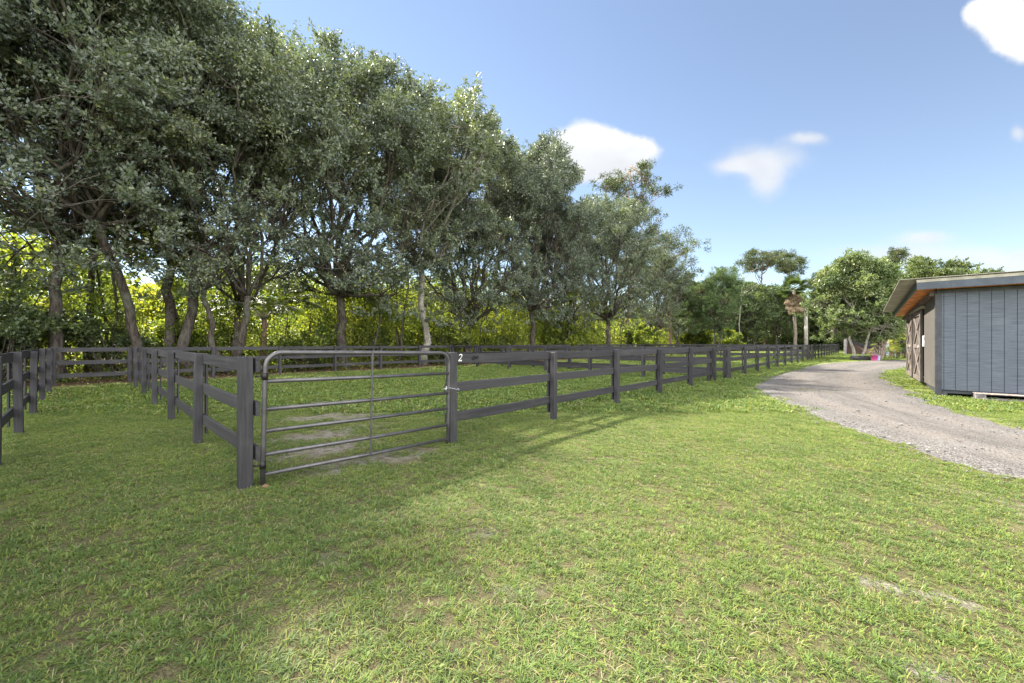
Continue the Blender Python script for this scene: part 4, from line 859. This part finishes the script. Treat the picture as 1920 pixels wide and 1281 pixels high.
def build_grass():
    rng = np.random.default_rng(123)
    src = bpy.data.collections.new('grass_source')
    defs = [(1, 340, .26, .014, .037, .0042, 0), (2, 300, .26, .011, .031, .004, .09), (3, 320, .26, .018, .045, .0044, -.10), (4, 190, .26, .010, .028, .004, .12), (5, 230, .75, .04, .085, .018, .0), (6, 230, .75, .04, .08, .018, .07), (7, 200, .75, .04, .09, .02, -.05)]
    for i, a in enumerate(defs):
        o = grass_patch(*a); o.name = 'grass_tuft_%d' % i; src.objects.link(o)
    P = []; pick = []; sc = []
    def field(x0, x1, y0, y1, step, ids, cond, dens=1.0):
        nx = int((x1 - x0) / step); ny = int((y1 - y0) / step); X, Y = np.meshgrid(np.linspace(x0, x1, nx), np.linspace(y0, y1, ny)); x = X.ravel() + rng.uniform(-.5, .5, X.size) * step; y = Y.ravel() + rng.uniform(-.5, .5, X.size) * step
        k = cond(x, y) & (rng.random(x.size) < dens); x, y = x[k], y[k]
        road = inside(ROAD_POLY, x + rng.normal(size=x.size) * .11, y + rng.normal(size=x.size) * .11); k = ~road | (rng.random(x.size) < .004); x, y = x[k], y[k]
        d = (x - G1[0]) * B[0] + (y - G1[1]) * B[1]
        k = (rng.random(x.size) > bare_at(x, y) * 1.25) & (rng.random(x.size) > np.clip((d - 12.4) / 2.6, 0, 1)); x, y = x[k], y[k]
        sx, sy = x - 11.25, y - 10.55; lx = sx * .655 + sy * .755; ly = -sx * .755 + sy * .655; k = ~((lx > .02) & (lx < 8.4) & (ly < -.03) & (ly > -5.3)); x, y = x[k], y[k]
        n = len(x); patch = np.sin(x * 1.9 + 2 * np.sin(y * 1.3)) * np.sin(y * 2.1 + 1.7 * np.sin(x * .9)); h = np.clip(.95 + .25 * patch + rng.normal(size=n) * .16, .5, 1.6) * (1 - .5 * bare_at(x, y))
        P.append(np.c_[x, y, hz(x, y)]); sc.append(h); j = np.clip(((patch + rng.normal(size=n) * .8) * .5 + .5) * len(ids), 0, len(ids) - 1).astype(int); pick.append(np.array(ids)[j])
    fr = lambda x, y, m: (np.abs(x) < 1.36 * np.maximum(y, 0) + m)
    field(-14, 14, -2.5, 8.6, .155, [2, 0, 3, 1], lambda x, y: fr(x, y, 4.0) & (y < 8.6))
    field(-26, 30, 8.0, 26, .36, [6, 4, 5], lambda x, y: fr(x, y, 5.0) & (y > 8.2))
    field(-20, 55, 26, 56, .75, [6, 4, 5], lambda x, y: fr(x, y, 2.0) & ((x - G1[0]) * B[0] + (y - G1[1]) * B[1] < 14))
    P = np.vstack(P); me = bpy.data.meshes.new('grass'); me.vertices.add(len(P)); me.vertices.foreach_set('co', P.astype(np.float32).ravel())
    for nm, ty, val in (('pick', 'INT', np.hstack(pick).astype(np.int32)), ('scl', 'FLOAT', np.hstack(sc).astype(np.float32)), ('rot', 'FLOAT', rng.uniform(0, 6.28, len(P)).astype(np.float32))):
        at_ = me.attributes.new(nm, ty, 'POINT'); at_.data.foreach_set('value', val)
    o = tag(link('grass', me), 'short green lawn grass in sun and tree shade', None, None, 'stuff')
    ng = bpy.data.node_groups.new('grass_nodes', 'GeometryNodeTree'); ng.interface.new_socket('Geometry', in_out='INPUT', socket_type='NodeSocketGeometry'); ng.interface.new_socket('Geometry', in_out='OUTPUT', socket_type='NodeSocketGeometry')
    N = ng.nodes; L = ng.links; gi = N.new('NodeGroupInput'); go = N.new('NodeGroupOutput'); ip = N.new('GeometryNodeInstanceOnPoints'); ci = N.new('GeometryNodeCollectionInfo')
    ci.inputs['Collection'].default_value = src; ci.inputs['Separate Children'].default_value = True; ci.inputs['Reset Children'].default_value = True
    def attr(nm, ty): n = N.new('GeometryNodeInputNamedAttribute'); n.data_type = ty; n.inputs[0].default_value = nm; return n.outputs[0]
    L.new(gi.outputs[0], ip.inputs['Points']); L.new(ci.outputs[0], ip.inputs['Instance']); ip.inputs['Pick Instance'].default_value = True; L.new(attr('pick', 'INT'), ip.inputs['Instance Index'])
    cr = N.new('ShaderNodeCombineXYZ'); L.new(attr('rot', 'FLOAT'), cr.inputs[2]); er = N.new('FunctionNodeEulerToRotation'); L.new(cr.outputs[0], er.inputs[0]); L.new(er.outputs[0], ip.inputs['Rotation'])
    cs = N.new('ShaderNodeCombineXYZ'); s = attr('scl', 'FLOAT'); cs.inputs[0].default_value = 1; cs.inputs[1].default_value = 1; L.new(s, cs.inputs[2]); L.new(cs.outputs[0], ip.inputs['Scale'])
    L.new(ip.outputs[0], go.inputs[0]); md = o.modifiers.new('tufts', 'NODES'); md.node_group = ng
build_grass()

def scatter():
    rng = np.random.default_rng(9); n = 5200; i = rng.integers(0, 150, n); e = rng.random(n); u = np.where(rng.random(n) < .4, np.where(rng.random(n) < .5, rng.normal(0, .035, n), 1 + rng.normal(0, .035, n)), e)
    xy = RL[i] * (1 - u)[:, None] + RR[i] * u[:, None] + rng.normal(size=(n, 2)) * .12; s = rng.uniform(.007, .02, n) * np.where(rng.random(n) < .03, 1.8, 1)
    oct_ = np.array([(1, 0, 0), (0, 1, 0), (-1, 0, 0), (0, -1, 0), (0, 0, .8), (0, 0, -.5)]); f = np.array([(0, 1, 4), (1, 2, 4), (2, 3, 4), (3, 0, 4), (1, 0, 5), (2, 1, 5), (3, 2, 5), (0, 3, 5)])
    a = rng.random(n) * 6.28; ca, sa = np.cos(a), np.sin(a); v = oct_[None] * (s[:, None] * rng.uniform(.6, 1.3, (n, 6)))[:, :, None]; v = np.stack([v[..., 0] * ca[:, None] - v[..., 1] * sa[:, None], v[..., 0] * sa[:, None] + v[..., 1] * ca[:, None], v[..., 2]], -1)
    v += np.c_[xy, np.where((u > .1) & (u < .9), .022, .006)][:, None]; loops = (f[None] + np.arange(n)[:, None, None] * 6).ravel()
    m = 1000; an = rng.uniform(-.9, .9, m); rr = 1.6 + 9 * rng.random(m) ** .8; wx, wy = np.sin(an) * rr, np.cos(an) * rr; kk = ~inside(ROAD_POLY, wx, wy) & (bare_at(wx, wy) < .5); wx, wy = wx[kk], wy[kk]; m = len(wx)
    q = 7; wi = np.repeat(np.arange(m), q); wa = np.tile(np.arange(q) * 2.4, m) + np.repeat(rng.random(m) * 6, q); wd = np.c_[np.cos(wa), np.sin(wa), rng.uniform(.15, .9, m * q)]; ws = np.repeat(rng.uniform(.012, .026, m), q) * rng.uniform(.7, 1.2, m * q)
    wp = np.c_[wx[wi], wy[wi], hz(wx[wi], wy[wi]) + rng.uniform(.01, .035, m * q)] + wd * .006
    tag(link('weeds', blades('weeds', wp, wd, np.c_[-wd[:, 1], wd[:, 0], 0 * wd[:, 0]], ws, ws * .62, np.repeat(rng.uniform(.1, .6, m), q) + rng.random(m * q) * .15, 'grass_blade', .12)), 'small broad-leaved weeds mixed into the lawn', None, None, 'stuff')
    tag(link('gravel', raw_mesh('gravel', v.reshape(-1, 3), loops, np.arange(0, n * 24, 3), np.repeat(rng.random(n), 8), 'stone')), 'loose grey stones scattered along the driveway', None, None, 'stuff')
    n = 9000; t = np.r_[rng.uniform(-8, 60, 6500), rng.uniform(-6, 8, 2500)]; d = np.r_[15.6 - np.abs(rng.normal(size=6500)) * 1.6 + rng.random(6500) * 2, rng.uniform(-5, 14, 2500)]; xy = G1 + t[:, None] * A + d[:, None] * B
    k = ~inside(ROAD_POLY, xy[:, 0], xy[:, 1]) & (np.linalg.norm(xy, axis=1) > 1.6) & ((d > 11) | (rng.random(n) < .03)); xy = xy[k]; n = len(xy); dd = unit(n, rng); dd[:, 2] = np.abs(dd[:, 2]) * .25; s = rng.uniform(.035, .075, n); sd = unit(n, rng); sd[:, 2] *= .3
    tag(link('fallen_leaves', blades('fallen_leaves', np.c_[xy, hz(xy[:, 0], xy[:, 1]) + .02 + rng.random(n) * .025], dd, sd, s, s * .5, rng.random(n), 'dry_leaf', .15)), 'dry brown leaves fallen on the grass near the rear fence', None, None, 'stuff')
scatter()
